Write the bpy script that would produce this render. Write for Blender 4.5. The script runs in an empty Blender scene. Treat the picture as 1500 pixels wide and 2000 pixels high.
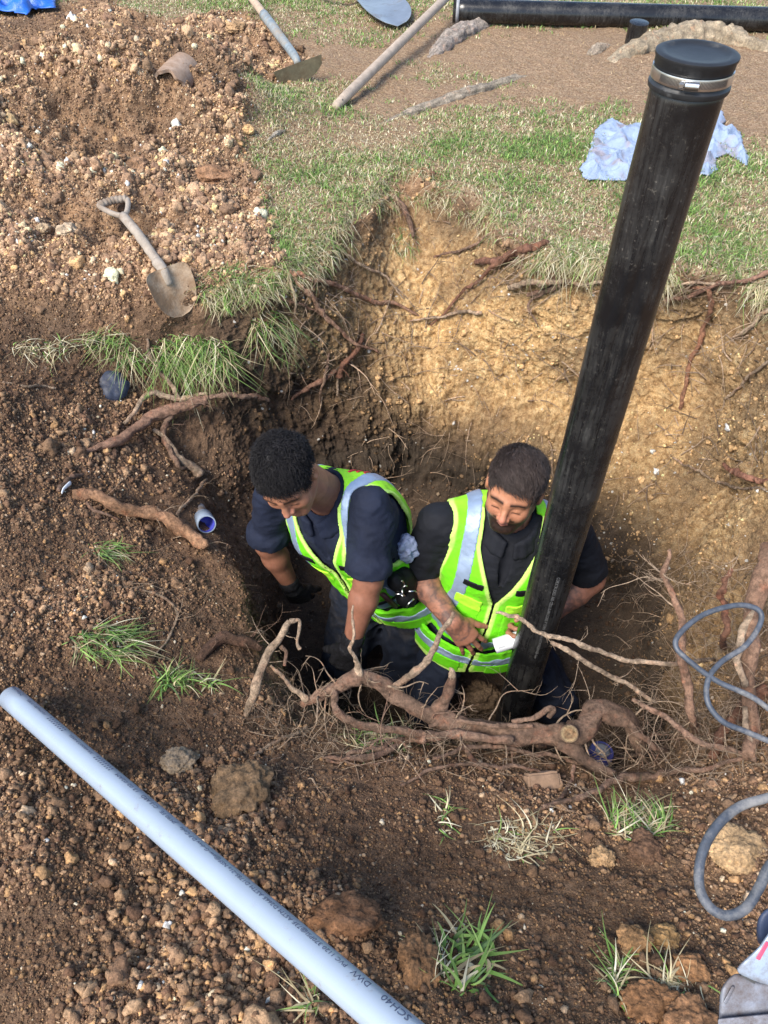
import bpy, math, random
import numpy as np
from mathutils import Vector, Matrix
from mathutils.bvhtree import BVHTree

# ------------------------------------------------------------------ camera, sky, sun, exposure
scene = bpy.context.scene
CAM_Z = 1.45
PITCH = math.radians(46.0)
F = 1500.0                                   # focal length in photo pixels (photo 1500 x 2000)
cam_data = bpy.data.cameras.new("camera")
cam = bpy.data.objects.new("camera", cam_data)
scene.collection.objects.link(cam)
cam.location = (0, 0, CAM_Z)
cam.rotation_euler = (math.pi/2 - PITCH, 0, 0)
cam_data.sensor_fit = 'VERTICAL'
cam_data.sensor_height = 36.0
cam_data.lens = 36.0*F/2000.0
cam_data.clip_start = 0.05
cam_data.clip_end = 200
scene.camera = cam

SUN_EL, SUN_AZ = math.radians(49), math.radians(222)      # azimuth measured clockwise from +Y
world = bpy.data.worlds.new("World")
scene.world = world
world.use_nodes = True
wn = world.node_tree
sky = wn.nodes.new("ShaderNodeTexSky")
sky.sky_type = 'NISHITA'
sky.sun_disc = False
sky.sun_elevation = SUN_EL
sky.sun_rotation = SUN_AZ
bg = wn.nodes["Background"]
bg.inputs[1].default_value = 0.15
wn.links.new(sky.outputs[0], bg.inputs[0])
sun_data = bpy.data.lights.new("sun", 'SUN')
sun_data.energy = 3.3
sun_data.angle = math.radians(28)
sun_data.color = (1.0, 0.93, 0.82)
sun = bpy.data.objects.new("sun", sun_data)
scene.collection.objects.link(sun)
sd = Vector((math.sin(SUN_AZ)*math.cos(SUN_EL), math.cos(SUN_AZ)*math.cos(SUN_EL), math.sin(SUN_EL)))
sun.rotation_euler = sd.to_track_quat('Z', 'Y').to_euler()
scene.view_settings.view_transform = 'Standard'
scene.view_settings.look = 'None'
scene.view_settings.exposure = 0.98
scene.view_settings.gamma = 1.0
scene.view_settings.use_curve_mapping = False

# ------------------------------------------------------------------ helpers
FWD = np.array([0, math.cos(PITCH), -math.sin(PITCH)])
UP = np.array([0, math.sin(PITCH), math.cos(PITCH)])
CP = np.array([0, 0, CAM_Z])
def ray(px, py):
    return FWD + UP*((1000-py)/F) + np.array([(px-750)/F, 0, 0])
def P(px, py, z):                            # photo direction meets a height
    d = ray(px, py)
    return CP + d*((z-CAM_Z)/d[2])
def D(px, py, dep):                          # photo direction at a distance along the view axis
    return CP + ray(px, py)*dep
def V(*a): return np.array(a, float)

rng = np.random.default_rng(7)
_perm = np.random.default_rng(11).permutation(256).astype(np.int32)
_perm = np.concatenate([_perm, _perm, _perm])
_g = np.random.default_rng(5).normal(size=(256, 3)).astype(np.float32)
_g /= np.linalg.norm(_g, axis=1)[:, None]
def pn(p, f=1.0, s=0.0):                     # gradient noise, about -1..1
    q = (np.asarray(p, np.float32)*np.float32(f) + np.float32(s*17.37))
    i = np.floor(q).astype(np.int32); t = q - i
    w = t*t*t*(t*(t*6-15)+10)
    i &= 255
    out = 0
    for dx in (0, 1):
        hx = _perm[i[..., 0]+dx]
        wx = w[..., 0] if dx else 1-w[..., 0]
        for dy in (0, 1):
            hy = _perm[hx+i[..., 1]+dy]
            wy = w[..., 1] if dy else 1-w[..., 1]
            for dz in (0, 1):
                h = _perm[hy+i[..., 2]+dz] & 255
                wz = w[..., 2] if dz else 1-w[..., 2]
                g = _g[h]
                out = out + wx*wy*wz*(g[..., 0]*(t[..., 0]-dx)+g[..., 1]*(t[..., 1]-dy)+g[..., 2]*(t[..., 2]-dz))
    return out*1.6
def fbm(p, f, o=3, s=0.0, gain=.5):
    a = 1.0; r = 0
    for k in range(o):
        r = r + a*pn(p, f, s+k*3.1); a *= gain; f *= 2.03
    return r
def sstep(a, b, x):
    t = np.clip((x-a)/(b-a), 0, 1); return t*t*(3-2*t)

def mesh_np(name, verts, faces, mat=None, parent=None, smooth=True, attrs=None, mats=None, fmat=None):
    """faces: (N,3) or (N,4) index array, or a list of such arrays"""
    if not isinstance(faces, list): faces = [faces]
    faces = [np.asarray(f, np.int32) for f in faces if len(f)]
    me = bpy.data.meshes.new(name)
    verts = np.asarray(verts, np.float32)
    me.vertices.add(len(verts)); me.vertices.foreach_set('co', verts.ravel())
    nl = sum(f.size for f in faces); nf = sum(len(f) for f in faces)
    me.loops.add(nl); me.polygons.add(nf)
    me.loops.foreach_set('vertex_index', np.concatenate([f.ravel() for f in faces]))
    st = []; o = 0
    for f in faces:
        st.append(o+np.arange(len(f))*f.shape[1]); o += f.size
    me.polygons.foreach_set('loop_start', np.concatenate(st).astype(np.int32))
    me.update(calc_edges=True)
    if smooth: me.polygons.foreach_set('use_smooth', np.ones(nf, bool))
    if mats:
        for m in mats: me.materials.append(m)
        if fmat is not None: me.polygons.foreach_set('material_index', np.asarray(fmat, np.int32))
    elif mat: me.materials.append(mat)
    for k, v in (attrs or {}).items():
        v = np.asarray(v, np.float32)
        if v.ndim == 1:
            a = me.attributes.new(k, 'FLOAT', 'POINT'); a.data.foreach_set('value', v)
        else:
            c = np.ones((len(verts), 4), np.float32); c[:, :3] = v[:, :3]
            a = me.attributes.new(k, 'FLOAT_COLOR', 'POINT'); a.data.foreach_set('color', c.ravel())
    me.validate()
    o = bpy.data.objects.new(name, me)
    scene.collection.objects.link(o)
    if parent: o.parent = parent
    return o
def tag(o, label=None, cat=None, group=None, kind=None):
    if label: o['label'] = label
    if cat: o['category'] = cat
    if group: o['group'] = group
    if kind: o['kind'] = kind
    return o
def thing(name, label, cat, loc=(0, 0, 0), group=None):
    o = bpy.data.objects.new(name, None); scene.collection.objects.link(o)
    o.empty_display_size = .05
    o.location = tuple(float(v) for v in loc)
    bpy.context.view_layer.update()
    return tag(o, label, cat, group)
def adopt(o, parent):                        # parent a world-space mesh under an empty at parent.location
    o.parent = parent
    o.matrix_parent_inverse = Matrix.Translation(-parent.location)
    return o

# ------------------------------------------------------------------ materials
def new_mat(name):
    m = bpy.data.materials.new(name); m.use_nodes = True
    nt = m.node_tree
    return m, nt, nt.nodes["Principled BSDF"]
def nd(nt, typ, **kw):
    n = nt.nodes.new(typ)
    for k, v in kw.items():
        if k in ('op', 'operation'): n.operation = v
        elif k == 'ins':
            for i, x in v.items(): n.inputs[i].default_value = x
        else: setattr(n, k, v)
    return n
def lk(nt, a, b): nt.links.new(a, b)
def c4(c): return (c[0], c[1], c[2], 1)
def noise(nt, scale, detail=6, rough=.6, vec=None, dist=0):
    n = nd(nt, "ShaderNodeTexNoise"); n.inputs['Scale'].default_value = scale
    n.inputs['Detail'].default_value = detail; n.inputs['Roughness'].default_value = rough
    n.inputs['Distortion'].default_value = dist
    if vec is not None: lk(nt, vec, n.inputs['Vector'])
    return n.outputs['Fac']
def ramp(nt, fac, stops):
    r = nd(nt, "ShaderNodeValToRGB"); e = r.color_ramp.elements
    while len(e) < len(stops): e.new(.5)
    for el, (p, c) in zip(e, stops):
        el.position = p; el.color = c4(c) if len(c) == 3 else c
    lk(nt, fac, r.inputs[0]); return r.outputs[0]
def mix(nt, fac, a, b, mode='MIX'):
    m = nd(nt, "ShaderNodeMix", data_type='RGBA', blend_type=mode)
    for s, v in ((m.inputs[0], fac), (m.inputs[6], a), (m.inputs[7], b)):
        if isinstance(v, (int, float)): s.default_value = v
        elif isinstance(v, (tuple, list)): s.default_value = c4(v)
        else: lk(nt, v, s)
    return m.outputs[2]
def math_(nt, op, a, b=None):
    m = nd(nt, "ShaderNodeMath", op=op)
    for s, v in ((m.inputs[0], a), (m.inputs[1], b)):
        if v is None: continue
        if isinstance(v, (int, float)): s.default_value = v
        else: lk(nt, v, s)
    return m.outputs[0]
def attr(nt, name):
    a = nd(nt, "ShaderNodeAttribute"); a.attribute_name = name; return a
def objco(nt):
    t = nd(nt, "ShaderNodeTexCoord"); return t.outputs['Object']
def bump(nt, bs, h, strength=.5, dist=.01):
    b = nd(nt, "ShaderNodeBump"); b.inputs['Strength'].default_value = strength
    b.inputs['Distance'].default_value = dist
    lk(nt, h, b.inputs['Height']); lk(nt, b.outputs[0], bs.inputs['Normal']); return b
def ico(sub):
    import bmesh
    bm = bmesh.new(); bmesh.ops.create_icosphere(bm, subdivisions=sub, radius=1)
    v = np.array([x.co[:] for x in bm.verts]); f = np.array([[l.index for l in x.verts] for x in bm.faces]); bm.free()
    return v, f
# ------------------------------------------------------------------ terrain: lofted net round the pit
def w(x, y, z): return V(x, y, z)
# columns: centre, F floor edge, A, B wall, S under the rim, R rim, O1, O2, O3, far
# each point with (clay, clod) weights per column given below
NET = [
 [w(-.36,1.75,-1.2), w(-.44,1.72,-.95), w(-.49,1.70,-.7), w(-.50,1.66,-.58), P(455,1115,-.47), P(380,1125,-.42), P(200,1130,-.29), P(0,1130,-.18), w(-3.5,1.2,.05)],
 [w(-.38,2.05,-1.2), w(-.45,2.1,-.9), P(455,1000,-.72), P(400,965,-.6), P(350,930,-.48), P(250,920,-.38), P(120,900,-.25), P(0,880,-.15), w(-3.8,2.2,0)],
 [w(-.35,2.3,-1.2), w(-.45,2.4,-.85), P(480,880,-.6), P(420,790,-.4), P(300,765,-.33), P(200,750,-.25), P(100,740,-.15), P(0,730,-.08), w(-4,3,0)],
 [w(-.25,2.4,-1.2), w(-.3,2.52,-.85), P(540,790,-.55), P(455,685,-.22), P(400,590,-.06), P(350,555,0), P(220,450,.05), P(0,330,.10), w(-5,6,0)],
 [w(-.1,2.45,-1.2), w(-.1,2.58,-.85), P(640,780,-.6), P(590,640,-.25), P(545,545,-.04), P(510,490,0), P(430,350,.02), P(280,170,.06), w(-4,9,0)],
 [w(.05,2.5,-1.2), w(.05,2.62,-.85), P(720,760,-.6), P(690,600,-.28), P(650,465,-.03), P(630,420,0), P(580,280,0), P(480,90,.03), w(-3,11,0)],
 [w(.15,2.5,-1.2), w(.15,2.65,-.85), P(790,740,-.6), P(785,560,-.3), P(775,352,-.02), P(775,310,0), P(760,200,0), P(720,40,.0), w(0,12,0)],
 [w(.3,2.5,-1.2), w(.3,2.6,-.85), P(880,740,-.6), P(890,560,-.28), P(915,385,-.01), P(930,350,0), P(950,220,0), P(980,60,.0), w(3,12,0)],
 [w(.45,2.45,-1.2), w(.45,2.55,-.85), P(980,740,-.55), P(1010,600,-.25), P(1040,490,-.01), P(1050,455,0), P(1120,300,0), P(1200,100,.03), w(6,11,0)],
 [w(.62,2.4,-1.2), w(.65,2.48,-.85), P(1120,780,-.55), P(1150,640,-.25), P(1190,510,0), P(1210,470,0), P(1320,330,0), P(1480,150,.0), w(8,9,0)],
 [w(.8,2.25,-1.2), w(.85,2.35,-.85), P(1270,800,-.55), P(1320,640,-.25), P(1370,535,0), P(1400,485,0), P(1520,380,0), w(3.4,4.2,0), w(10,6,0)],
 [w(.92,2.05,-1.2), w(1.0,2.1,-.85), P(1390,880,-.55), P(1460,720,-.22), P(1500,560,0), w(1.6,2.7,0), w(2.0,2.8,0), w(3.2,3,0), w(10,4,0)],
 [w(.97,1.8,-1.2), w(1.06,1.82,-.85), P(1420,1000,-.55), P(1500,900,-.22), w(1.42,1.95,-.02), w(1.6,2.0,0), w(2,2,0), w(3,2,0), w(10,2,0)],
 [w(.93,1.6,-1.2), w(1.0,1.58,-.9), P(1370,1130,-.6), P(1440,1080,-.4), w(1.3,1.6,-.12), w(1.5,1.6,-.05), w(2,1.6,0), w(3,1.5,0), w(10,0,0)],
 [w(.88,1.35,-1.2), w(.93,1.3,-.9), P(1330,1310,-.65), P(1400,1320,-.5), P(1470,1330,-.35), w(1.15,1.1,-.2), w(1.5,1.0,-.05), w(3,.8,0), w(9,-2,0)],
 [w(.78,1.2,-1.2), w(.82,1.12,-.9), w(.85,1.05,-.65), P(1320,1460,-.5), P(1370,1490,-.38), P(1450,1550,-.27), P(1500,1700,-.17), w(1.3,.2,-.05), w(6,-4,0)],
 [w(.62,1.1,-1.2), w(.62,1.02,-.95), w(.61,.98,-.75), P(1200,1498,-.52), P(1200,1525,-.42), P(1230,1580,-.33), P(1290,1720,-.2), P(1400,2000,-.05), w(3,-5,0)],
 [w(.35,1.12,-1.2), w(.33,1.05,-.95), w(.31,1.0,-.75), P(960,1460,-.52), P(960,1492,-.4), P(960,1550,-.32), P(970,1720,-.19), P(980,2000,-.02), w(.5,-5,0)],
 [w(.08,1.15,-1.2), w(.05,1.08,-.95), w(.02,1.03,-.75), P(720,1425,-.5), P(710,1450,-.38), P(690,1500,-.30), P(640,1720,-.15), P(560,2000,.03), w(-1,-5,0)],
 [w(-.12,1.25,-1.2), w(-.17,1.2,-.95), w(-.2,1.17,-.75), P(590,1380,-.55), P(560,1400,-.42), P(500,1440,-.34), P(380,1600,-.19), P(150,1950,.02), w(-3,-4,0)],
 [w(-.28,1.42,-1.2), w(-.33,1.4,-.95), w(-.37,1.38,-.75), P(540,1280,-.6), P(505,1285,-.48), P(430,1300,-.40), P(220,1370,-.27), P(0,1430,-.17), w(-4,-1,0)],
 [w(-.33,1.6,-1.2), w(-.39,1.57,-.95), w(-.44,1.55,-.75), w(-.45,1.5,-.6), P(480,1190,-.47), P(400,1200,-.41), P(200,1220,-.28), P(0,1250,-.18), w(-4,.5,0)],
]
# weights: clay (pale golden subsoil) for A,B,S,R and clod size for the outer columns, row by row
CLAY = [
 [0,0,.0,.0,.1,.1,.1,.1,.1,.1], [0,0,.0,.0,.0,.0,.0,.0,.1,.1], [0,0,.0,.05,.05,.0,.0,.0,.1,.1],
 [0,0,.1,.15,.1,.15,.4,.5,.5,.5], [0,0,.2,.35,.5,.3,.4,.5,.6,.5], [0,0,.2,.4,.9,.3,.5,.5,.6,.5],
 [0,0,.25,.75,1,.4,.5,.5,.6,.5], [0,0,.45,1.1,1.15,.5,.5,.5,.5,.5], [0,0,.55,1.15,1.15,.4,.5,.5,.5,.5],
 [0,0,.6,1.1,1.1,.4,.5,.5,.5,.5], [0,0,.6,1,.95,.3,.4,.5,.5,.5], [0,0,.6,.9,.85,.3,.4,.5,.5,.5],
 [0,0,.6,.8,.8,.4,.4,.5,.5,.5], [0,0,.4,.75,.8,.5,.5,.5,.5,.5], [0,0,.3,.7,.6,.4,.3,.3,.3,.3],
 [0,0,.1,.3,.3,.2,.2,.3,.3,.3], [0,0,.0,.1,.1,.1,.2,.25,.3,.3], [0,0,0,0,.0,.05,.1,.2,.3,.3],
 [0,0,0,0,0,.0,.05,.15,.15,.2], [0,0,0,0,.0,.1,.15,.2,.15,.2], [0,0,0,0,.1,.1,.1,.1,.1,.1], [0,0,0,0,.1,.15,.1,.1,.1,.1],
]
CEN = w(.3, 1.75, -1.22)
NR, NC = len(NET), 10
ctrl = np.zeros((NR, NC, 4))
for i, row in enumerate(NET):
    pts = [CEN + (row[0]-CEN)*.02] + row
    for j, p in enumerate(pts):
        ctrl[i, j, :3] = p; ctrl[i, j, 3] = CLAY[i][j]
def catmull(a, b, c, d, t):
    t2 = t*t; t3 = t2*t
    return .5*((2*b)+(-a+c)*t+(2*a-5*b+4*c-d)*t2+(-a+3*b-3*c+d)*t3)
SEG = [14, 24, 60, 110, 90, 60, 180, 230, 130]
# outward first
ext = np.concatenate([2*ctrl[:, :1]-ctrl[:, 1:2], ctrl, 2*ctrl[:, -1:]-ctrl[:, -2:-1]], axis=1)
cols = []; colpar = []
for j in range(NC-1):
    t = (np.arange(SEG[j])/SEG[j])[None, :, None]
    if j == NC-2: t = t**1.6
    e3 = ext[:, j+3:j+4] if j < NC-3 else 2*ext[:, j+2:j+3]-ext[:, j+1:j+2]
    cc = catmull(ext[:, j:j+1], ext[:, j+1:j+2], ext[:, j+2:j+3], e3, t)
    if j == NC-2: cc = ext[:, j+1:j+2]*(1-t)+ext[:, j+2:j+3]*t
    ll = ext[:, j+1:j+2]*(1-t)+ext[:, j+2:j+3]*t
    cols.append(cc*.8+ll*.2); colpar.append(j+t[0, :, 0])
cols.append(ctrl[:, -1:]); colpar.append([NC-1.0])
gr = np.concatenate(cols, axis=1); vpar = np.concatenate(colpar)
AR = 62
rows = []
for i in range(NR):
    t = (np.arange(AR)/AR)[:, None, None]
    a, b, c, d = (gr[(i+k) % NR][None] for k in (-1, 0, 1, 2))
    rows.append(catmull(a, b, c, d, t)*.7 + (b*(1-t)+c*t)*.3)
gr = np.concatenate(rows, axis=0)
NU, NV = gr.shape[:2]
pos = gr[..., :3].astype(np.float32).copy(); clay = gr[..., 3].astype(np.float32)
vp = np.broadcast_to(vpar[None, :], (NU, NV)).astype(np.float32)

def heap(x, y):
    def g(cx, cy, sx, sy, h, r=0):
        u = (x-cx)*math.cos(r)+(y-cy)*math.sin(r); v_ = -(x-cx)*math.sin(r)+(y-cy)*math.cos(r)
        return h*np.exp(-(u/sx)**2-(v_/sy)**2)
    return (g(-1.25, 4.15, .62, .42, .34) + g(-2.5, 4.1, .8, .5, .22) + g(-1.9, 3.3, .6, .5, .12)
            + g(-.78, 3.95, .3, .35, .10) + g(-1.2, 2.75, .25, .3, .03))
outw = sstep(5.2, 6.4, vp)
pos[..., 2] += heap(pos[..., 0], pos[..., 1])*outw

# lawn area (world polygon) and soil roughness
def polymask(x, y, poly):
    ins = np.zeros(x.shape, bool); n = len(poly)
    for k in range(n):
        x1, y1 = poly[k]; x2, y2 = poly[(k+1) % n]
        c = ((y1 > y) != (y2 > y)) & (x < (x2-x1)*(y-y1)/(y2-y1+1e-12)+x1)
        ins ^= c
    return ins
def segdist(x, y, poly):
    d = np.full(x.shape, 1e9)
    n = len(poly)
    for k in range(n):
        x1, y1 = poly[k]; x2, y2 = poly[(k+1) % n]
        dx, dy = x2-x1, y2-y1
        t = np.clip(((x-x1)*dx+(y-y1)*dy)/(dx*dx+dy*dy+1e-12), 0, 1)
        d = np.minimum(d, np.hypot(x-x1-t*dx, y-y1-t*dy))
    return np.where(polymask(x, y, poly), -d, d)
def gp(*pts): return [tuple(P(a, b, 0)[:2]) for a, b in pts]
LAWN = gp((560,545),(545,500),(535,450),(500,380),(480,300),(490,230),(520,190),(600,150),(620,120),(560,90),(520,60),(470,30),(380,45),(270,42),(200,5)) + \
       [(-3.2,5.6),(-6,7),(-6,14),(14,14),(14,2.2),(1.5,2.4)] + gp((1500,565),(1370,545),(1190,515),(1040,500),(960,440),(915,390),(840,335),(775,345),(700,430),(650,475))
def lawn_d(x, y): return segdist(x, y, LAWN)
def turf_density(x, y):                     # how thickly the lawn grows, 0..1
    p = np.stack([x, y, x*0], -1)
    n = fbm(p, 1.9, 3, 4)
    n2 = fbm(p, 7, 2, 9)
    d = .74+.7*n+.35*n2
    # trodden litter and roots: bare at the top right, thick by the edge of the hole
    def blob(px, py, sx, sy):
        c = P(px, py, 0); return np.exp(-((x-c[0])/sx)**2-((y-c[1])/sy)**2)
    d = d + .5*blob(960,320,.6,.25) + .5*blob(1120,280,.35,.5) + .4*blob(1420,450,.4,.3)+.35*blob(620,340,.35,.5)+.3*blob(560,440,.2,.3)
    d = d - 1.5*blob(1290,130,.9,.6) - 1.2*blob(1000,110,.8,.55)-1.0*blob(1450,215,.45,.45)-.5*blob(700,110,.4,.4)-.9*blob(850,190,.5,.22)-.8*blob(640,110,.25,.4)
    d = d + .7*blob(420,18,.6,.5)+.4*blob(720,90,.25,.2)+.5*blob(560,200,.3,.2)
    return np.clip(d, 0, 1)

g3 = pos.reshape(-1, 3)
lawnd = lawn_d(g3[:, 0], g3[:, 1]).reshape(NU, NV)
edge_n = pn(g3*1.0, 6, 3).reshape(NU, NV)*.05
lawn = sstep(.04, -.05, lawnd+edge_n)*sstep(4.85, 5.0, vp)
lawn = np.where(vp < 4.8, 0, lawn)
wall = sstep(1.2, 2.0, vp)*(1-sstep(4.5, 5.1, vp))
# front and left banks are loose soil rather than cut wall
ang = np.arange(NU)/AR
def angw(a, b, f=1.2):
    return (sstep(a-f, a, ang)*(1-sstep(b, b+f, ang)))[:, None]
cut = angw(2.5, 14)
wallcut = (wall*cut).astype(np.float32)
loose = (1-lawn)*(1-wallcut)

def grid_normals(p):
    du = np.roll(p, -1, 0)-np.roll(p, 1, 0)
    dv = np.empty_like(p); dv[:, 1:-1] = p[:, 2:]-p[:, :-2]; dv[:, 0] = p[:, 1]-p[:, 0]; dv[:, -1] = p[:, -1]-p[:, -2]
    n = np.cross(dv, du); n /= np.linalg.norm(n, axis=-1)[..., None]+1e-9
    n *= np.sign(n[..., 2:3]+1e-6)*1.0
    return n
nrm = grid_normals(pos)
# large lumps
q = pos.reshape(-1, 3)
n1 = fbm(q, 2.2, 3, 1).reshape(NU, NV)
n2 = fbm(q, 9, 3, 2).reshape(NU, NV)
n3 = fbm(q, 34, 3, 5).reshape(NU, NV)
n5 = fbm(q, 95, 2, 15).reshape(NU, NV)
n6 = (.25-np.abs(pn(q*np.float32([1, 1, .7]), 19, 31))).reshape(NU, NV); n7 = (.25-np.abs(pn(q, 43, 33))).reshape(NU, NV)
n4 = np.abs(pn(q, 55, 8)).reshape(NU, NV)
# vertical scrape marks of the digging on the cut wall: noise squeezed along the face direction
th = np.arctan2(pos[..., 1]-1.75, pos[..., 0]-.3)
sq = np.stack([th*2.2, pos[..., 2]*.35, th*0], -1).reshape(-1, 3)
scr = fbm(sq, 6, 4, 12).reshape(NU, NV)
sq2 = np.stack([th*2.2, pos[..., 2]*.8+th*.3, th*0], -1).reshape(-1, 3)
scr2 = fbm(sq2, 22, 3, 14).reshape(NU, NV)
vis = 1-sstep(8.05, 8.6, vp)
rough = loose*np.clip(.6+.8*n1, .35, 1.3)*(.55+.45*sstep(5.0, 6.2, vp))
hp_ = sstep(2.3, 3.0, pos[..., 1])*loose
disp = (loose*(.022*n1*sstep(5, 7, vp) + .012*n2) + hp_*(.055*n1+.03*n2+.03*n6) + rough*(.010*n3+.005*n5+.009*(.5-n4)))
disp = disp + wallcut*(.040*n1+.024*scr*(.4+.6*sstep(-.3,-.8,pos[..., 2]))+.003*scr2+.014*n2+.008*n3+.005*n5 - .008*n4 + .022*n6 + .012*n7)
disp = disp + lawn*(.012*n1+.008*n2+.003*n3)
wl = wall*(1-wallcut)
disp = disp + wl*(.01*n2+.004*n3)
disp *= np.clip(vis, .3, 1)
pos = pos + nrm*disp[..., None]
# shadowed undercut pockets and fissures along the cut wall
pos[:, 0] = pos[:, 0].mean(axis=0)
idx = np.arange(NU*NV, dtype=np.int64).reshape(NU, NV)
a = idx; b = np.roll(idx, -1, 0)
quads = np.stack([a[:, :-1], b[:, :-1], b[:, 1:], a[:, 1:]], -1).reshape(-1, 4)[:, ::-1]
TV = pos.reshape(-1, 3).astype(np.float32)
clayf = np.clip(clay*(.25+.75*wallcut) + wallcut*(.3*n1 + .15*n2 + .14*scr-.03), 0, 1.1)
dryf = np.clip(loose*(sstep(2.2, 2.9, pos[..., 1])*.8+.12+.35*sstep(.45,1.0,pos[...,0])*sstep(.9,.5,pos[...,1]))+.25*n1*loose, 0, 1)
shade_greyf = np.clip(sstep(-.62, -1.08, pos[..., 2])*.85*(vp < 5) + wallcut*(1-np.clip(clay, 0, 1))*.75 + .2*n1*(vp < 5), 0, 1)*(vp < 5.2)  # pit shade put into the soil colour with depth, plus grey-brown lower wall soil
turf = lawn*turf_density(q[:, 0], q[:, 1]).reshape(NU, NV)
def soil_material():
    m, nt, bs = new_mat("soil")
    co = objco(nt)
    cl = attr(nt, 'clay').outputs['Fac']; lw = attr(nt, 'lawn').outputs['Fac']; wc = attr(nt, 'cut').outputs['Fac']
    n_big = noise(nt, 3.5, 4, .6, co); n_mid = noise(nt, 38, 6, .7, co); n_fine = noise(nt, 260, 4, .7, co)
    dark = ramp(nt, n_mid, [(.25, (0.058, 0.034, 0.020)), (.5, (0.169, 0.099, 0.060)), (.72, (0.325, 0.198, 0.122)), (.85, (0.494, 0.338, 0.216))])
    gold = ramp(nt, n_mid, [(.25, (0.196, 0.103, 0.042)), (.42, (0.483, 0.297, 0.131)), (.57, (0.736, 0.504, 0.252)), (.78, (0.880, 0.717, 0.430))])
    c = mix(nt, cl, dark, gold)
    dry = ramp(nt, n_mid, [(.2, (0.150, 0.081, 0.044)), (.45, (0.325, 0.194, 0.112)), (.65, (0.500, 0.325, 0.200)), (.85, (0.688, 0.512, 0.338))])
    c = mix(nt, attr(nt, 'dry').outputs['Fac'], c, dry)
    c = mix(nt, attr(nt, 'shade_grey').outputs['Fac'], c, mix(nt, n_mid, (.016, .012, .009), (.105, .078, .056)))  # near-black stands in for shade deep in the pit
    # grey-brown smears, patchy at random
    gz = nd(nt, "ShaderNodeSeparateXYZ"); lk(nt, co, gz.inputs[0])
    c = mix(nt, math_(nt, 'MULTIPLY', ramp(nt, n_big, [(.45, (0, 0, 0)), (.62, (1, 1, 1))]), .5), c, mix(nt, n_fine, (.05, .035, .025), (.16, .11, .075)))
    c = mix(nt, 1.0, c, ramp(nt, noise(nt, 2.1, 5, .6, co), [(.35, (.72, .72, .74)), (.65, (1.22, 1.2, 1.16))]), 'MULTIPLY')
    f2 = ramp(nt, n_fine, [(.3, (.45, .45, .45)), (.5, (.95, .95, .95)), (.72, (1.5, 1.45, 1.4))])
    c = mix(nt, 1.0, c, f2, 'MULTIPLY')
    litter = ramp(nt, noise(nt, 90, 6, .75, co, .6), [(.3, (.10, .058, .032)), (.48, (.28, .18, .11)), (.6, (.44, .32, .21)), (.72, (.62, .51, .36))])
    c = mix(nt, lw, c, litter)
    # chalky white specks
    vo = nd(nt, "ShaderNodeTexVoronoi"); vo.inputs['Scale'].default_value = 19; lk(nt, co, vo.inputs['Vector'])
    sp = math_(nt, 'LESS_THAN', math_(nt, 'ADD', vo.outputs['Distance'], math_(nt, 'MULTIPLY', noise(nt, 120, 3, .6, co), .22)), .22)
    keep = math_(nt, 'GREATER_THAN', noise(nt, 7, 3, .5, co), .51)
    sp = math_(nt, 'MULTIPLY', math_(nt, 'MULTIPLY', sp, keep), math_(nt, 'ADD', math_(nt, 'MULTIPLY', wc, .7), .1))
    c = mix(nt, sp, c, (.62, .60, .55))
    lk(nt, c, bs.inputs['Base Color'])
    bs.inputs['Roughness'].default_value = .93
    bs.inputs['Specular IOR Level'].default_value = .25
    h = math_(nt, 'ADD', math_(nt, 'MULTIPLY', noise(nt, 60, 8, .72, co), 1.0), math_(nt, 'MULTIPLY', n_fine, .35))
    bump(nt, bs, h, 1.0, .018)
    return m
M_SOIL = soil_material()
ground = mesh_np('ground', TV, quads, M_SOIL, attrs={'clay': clayf.ravel(), 'lawn': lawn.ravel(), 'cut': wallcut.ravel(), 'dry': dryf.ravel(), 'shade_grey': shade_greyf.ravel()})
tag(ground, 'dug pit with cut clay walls, loose brown soil banks and worn lawn around it', 'ground', kind='structure')
# coarse copy of the surface for dropping things onto it
ci = np.arange(0, NU, 6); cj = np.unique(np.concatenate([np.arange(0, NV, 5), [NV-1]]))
cp_ = pos[np.ix_(ci, cj)]
cu, cv_ = cp_.shape[:2]
cidx = np.arange(cu*cv_).reshape(cu, cv_); cb = np.roll(cidx, -1, 0)
cq = np.stack([cidx[:, :-1], cb[:, :-1], cb[:, 1:], cidx[:, 1:]], -1).reshape(-1, 4)
BVH = BVHTree.FromPolygons([tuple(map(float, v)) for v in cp_.reshape(-1, 3)], [tuple(map(int, f)) for f in cq])
def hit(px, py):                            # where a photo direction meets the ground
    r = BVH.ray_cast(Vector(CP), Vector(ray(px, py)).normalized())
    if r[0] is None: return P(px, py, 0), V(0, 0, 1)
    n = np.array(r[1]); 
    if np.dot(n, ray(px, py)) > 0: n = -n
    return np.array(r[0]), n
def drop(x, y, z0=3.0):
    r = BVH.ray_cast(Vector((float(x), float(y), z0)), Vector((0, 0, -1)))
    return (np.array(r[0]), np.array(r[1])) if r[0] is not None else (V(x, y, 0), V(0, 0, 1))
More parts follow.
